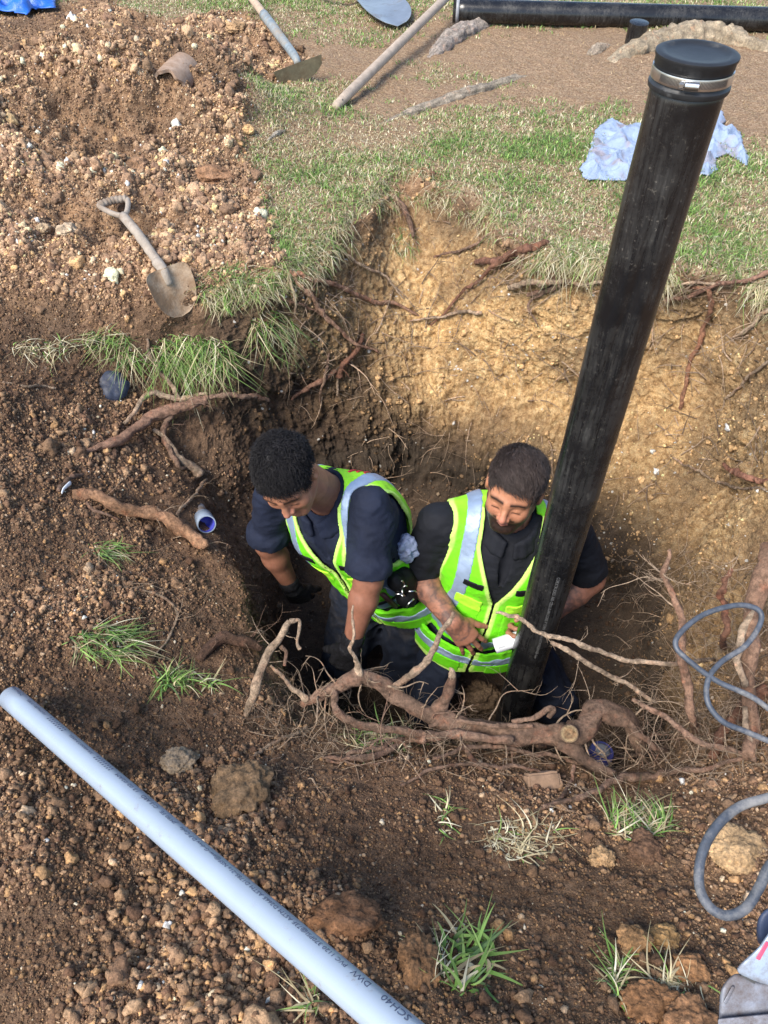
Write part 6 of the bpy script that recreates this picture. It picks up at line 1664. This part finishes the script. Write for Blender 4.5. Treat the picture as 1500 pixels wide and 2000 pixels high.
def small_bits():
    # black plastic disc on the left bank
    c, n = hit(223, 755); M = basis(nz(n+V(.1, -.4, .3)), (1, 0, 0))
    th = np.linspace(0, 2*math.pi, 40, endpoint=False); rr = .052*(1+.05*np.sin(th*3+1)+.03*np.sin(th*7)); rr[3:6] *= .86
    v = [[0, 0, .006]]
    for k in (.5, 1): v += [[math.cos(a)*r*k, math.sin(a)*r*k*1.1, .006-.002*k+.002*math.sin(a*5)] for a, r in zip(th, rr)]
    v += [[math.cos(a)*r, math.sin(a)*r*1.1, 0] for a, r in zip(th, rr)]; v = np.array(v)
    k = np.arange(40); k2 = (k+1) % 40
    t = np.stack([k*0, 1+k, 1+k2], -1); q = np.concatenate([np.stack([1+o_+k, 41+o_+k, 41+o_+k2, 1+o_+k2], -1) for o_ in (0, 40)])
    o = mesh_np('plastic_disc', v@M.T+c+M[:, 2]*.012, [q, t], simple_mat('dark_blue_plastic', (.022, .030, .055), .6, nscale=60, var=.4, bmp=.5, bscale=50, dirt=(.12, .10, .09), dirt_amt=.2)); tag(o, 'cracked dark blue black plastic disc on the grey left bank', 'plastic disc')
    # fragment of clay pipe on the heap
    c, n = hit(330, 185); d_ = nz(V(-.25, -1, -.12)); M = basis(d_, (0, 0, 1)); a = np.linspace(-1.75, 1.75, 30); rows_ = []
    for rad_ in (.082, .068):
        for h in (-.19, -.1, 0.0): rows_.append([[math.cos(x)*rad_, math.sin(x)*rad_, h+(.012*math.sin(x*6) if h == 0 else 0)] for x in a])
    g = np.array(rows_); v = g.reshape(-1, 3); I = np.arange(180).reshape(6, 30)
    Q = []
    for s_ in ((0, 1), (1, 2), (2, 5), (5, 4), (4, 3), (3, 0)): Q.append(np.stack([I[s_[0], :-1], I[s_[1], :-1], I[s_[1], 1:], I[s_[0], 1:]], -1))
    for e in (0, 29): Q.append(np.array([[I[0, e], I[1, e], I[4, e], I[3, e]], [I[1, e], I[2, e], I[5, e], I[4, e]]]))
    o = mesh_np('clay_pipe', v@M.T+c+V(0, .02, .02), np.concatenate(Q), simple_mat('fired_clay', (.30, .22, .17), .85, nscale=20, var=.25, bmp=.5, dirt=(.22, .14, .09), dirt_amt=.7)); sharp(o, 50); tag(o, 'broken half of an old clay pipe, open end forward, on the spoil heap', 'clay pipe')
    rag([(322,78),(338,74),(340,86),(326,92)], 'crumpled black plastic scrap on the top of the spoil heap', (.02,.02,.025), 9.9, name='plastic_scrap', z0=.02, res=.004, hgt=.02, dirty=.1)['category'] = 'plastic scrap'
    rag([(276,90),(290,88),(300,95),(280,98)], 'smaller black plastic scrap left of the crumpled one on the heap', (.02,.02,.025), 8.9, name='plastic_scrap', z0=.02, res=.004, hgt=.02, dirty=.1)['category'] = 'plastic scrap'
    # white bit of broken pipe by the peeled root
    p0 = [D(128, 962, 2.2)]; pp = np.array([hit(a, b)[0]+V(0, -.02, .03) for a, b in ((130,968),(133,960),(138,955),(146,948))])
    v, q, t = tube(spline(pp, 14), np.linspace(.004, .008, 14), 8, squash=.5); A_ = Acc(); A_.add(v, q, t); o = A_.build('white_shard', M_PVCW, attrs=False); tag(o, 'small white plastic shard by the upper end of the peeled root', 'shard')
    # labelled can under the knuckle of the thick root
    c = D(1160, 1492, 2.10); M = basis(V(.15, .1, 1), (0, -1, 0)); root = thing('can', 'dark blue can with white lettering bands tucked under the thick root', 'can', c)
    v, f = lathe([(.001, 0), (.031, 0), (.033, .003), (.033, .085), (.030, .09), (.001, .09)], 32, M, c-V(0, 0, .03)); b_ = sharp(adopt(mesh_np('body', v, f, simple_mat('dark_blue_can', (.03, .03, .12), .4, nscale=40, var=.3)), root))
    for h0, h1 in ((.066, .071), (.052, .055), (.038, .044), (.022, .025)):
        v, f = lathe([(.0335, h0), (.0335, h1)], 32, M, c-V(0, 0, .03)); adopt(mesh_np('white_band', v, f, M_PVCW), root)
    v, f = lathe([(.020, .091), (.020, .095), (.014, .097), (.001, .097)], 24, M, c-V(0, 0, .03)); adopt(mesh_np('lid', v, f, M_CABLE), root)
    # brick piece and dark scrap below the tangle
    c, n = hit(1058, 1530); v, q = box_v((-.045, -.03, -.02), (.045, .03, .025)); import bmesh
    bm = bmesh.new(); bmesh.ops.create_cube(bm, size=1); bmesh.ops.scale(bm, vec=(.085, .045, .045), verts=bm.verts); bmesh.ops.bevel(bm, geom=bm.edges[:], offset=.006, segments=2, affect='EDGES'); bmesh.ops.subdivide_edges(bm, edges=bm.edges[:], cuts=3, use_grid_fill=True)
    me = bpy.data.meshes.new('brick'); bm.to_mesh(me); bm.free(); co_ = np.array([x.co[:] for x in me.vertices]); co_ += nz_rows(co_)*(.004*fbm(co_, 40, 2, 3))[:, None]; me.vertices.foreach_set('co', co_.astype(np.float32).ravel())
    me.materials.append(simple_mat('old_brick', (.22, .14, .09), .9, nscale=40, var=.25, bmp=.5, dirt=(.14, .09, .06), dirt_amt=.4)); o = bpy.data.objects.new('brick', me); scene.collection.objects.link(o); o.location = tuple(c+V(0, 0, .01)); o.rotation_euler = (.5, .1, .15); tag(o, 'earthy brick fragment half hidden under the root tangle', 'brick')
    # gear on the left worker's belt
    T = build_B[2][0]; root = build_B[0]
    for k, (ps, rad_) in enumerate([([(.17, -.02, .03), (.19, .02, -.03), (.19, .03, -.10)], (.035, .03))]):
        pass
    # pale rag tucked at his waist: hangs from him, a thing of its own
    c = D(791, 1072, 2.40); A_ = Acc()
    vv_, ff_ = lump(5, 3.3, .45, 1.4, .05); vv_ = vv_*np.array([.036, .035, .062])+c; A_.add(vv_, None, ff_, (.30, .35, .50)); o = A_.build('rag', M_RAG); tag(o, 'pale blue rag tucked in the waist of the curly haired man', 'cloth')
    root2 = thing('tool_pouch', 'dark tool pouch with keys and knife on the curly haired man\'s belt', 'tool pouch', D(789, 1135, 2.46))
    pc = D(789, 1135, 2.46); pv = Vol(pc-.16, pc+.16, .004)
    pv.ell(pc, (.035, .045, .065), RB, .01); pv.ell(pc+V(.01, -.02, -.05), (.032, .04, .045), RB, .01); pv.ell(pc+V(-.02, -.03, .03), (.03, .03, .05), RB, .01)
    q_ = pv.pts(tuple(slice(0, n_) for n_ in pv.n)); pv.d += .004*pn(q_, 40, 3); v, f = nets(pv.d, pv.lo, pv.h); adopt(mesh_np('pouch', v, f, M_BAND), root2)
    A_ = Acc(); rg_ = np.random.default_rng(3)
    for k in range(9):
        p = pc+V(0, -.055, .02)+rg_.normal(0, .014, 3); d_ = rg_.normal(0, 1, 3); v, q, t = tube([p, p+nz(d_)*.022, p+nz(d_)*.03-V(0, 0, .01)], [.003, .002, .003], 6); A_.add(v, q, t)
    adopt(A_.build('keys', M_STEEL, attrs=False), root2)
    v, q = box_v((-.009, -.006, -.055), (.009, .006, .05)); adopt(mesh_np('knife', v@RB.T+D(759, 1172, 2.50), q, simple_mat('red_brown_knife', (.14, .05, .04), .5), smooth=False), root2)
    # red lettering on the yoke of his vest, next to the hair
    T2, loc, vv__, d0_, shell, lx, ly, lz, vest, piece = build_B[2]
    for k, (x0, z0_) in enumerate(((.030, .50), (.045, .485), (.06, .47))):
        e = np.maximum(np.maximum(np.abs((lx-x0-.02)-.35*(lz-z0_))-.006, np.abs(lz-z0_)-.022), ly+.03)
        piece('red_letter', .0235, .0018, e, simple_mat('red_print', (.55, .02, .03), .6), vest)
small_bits()
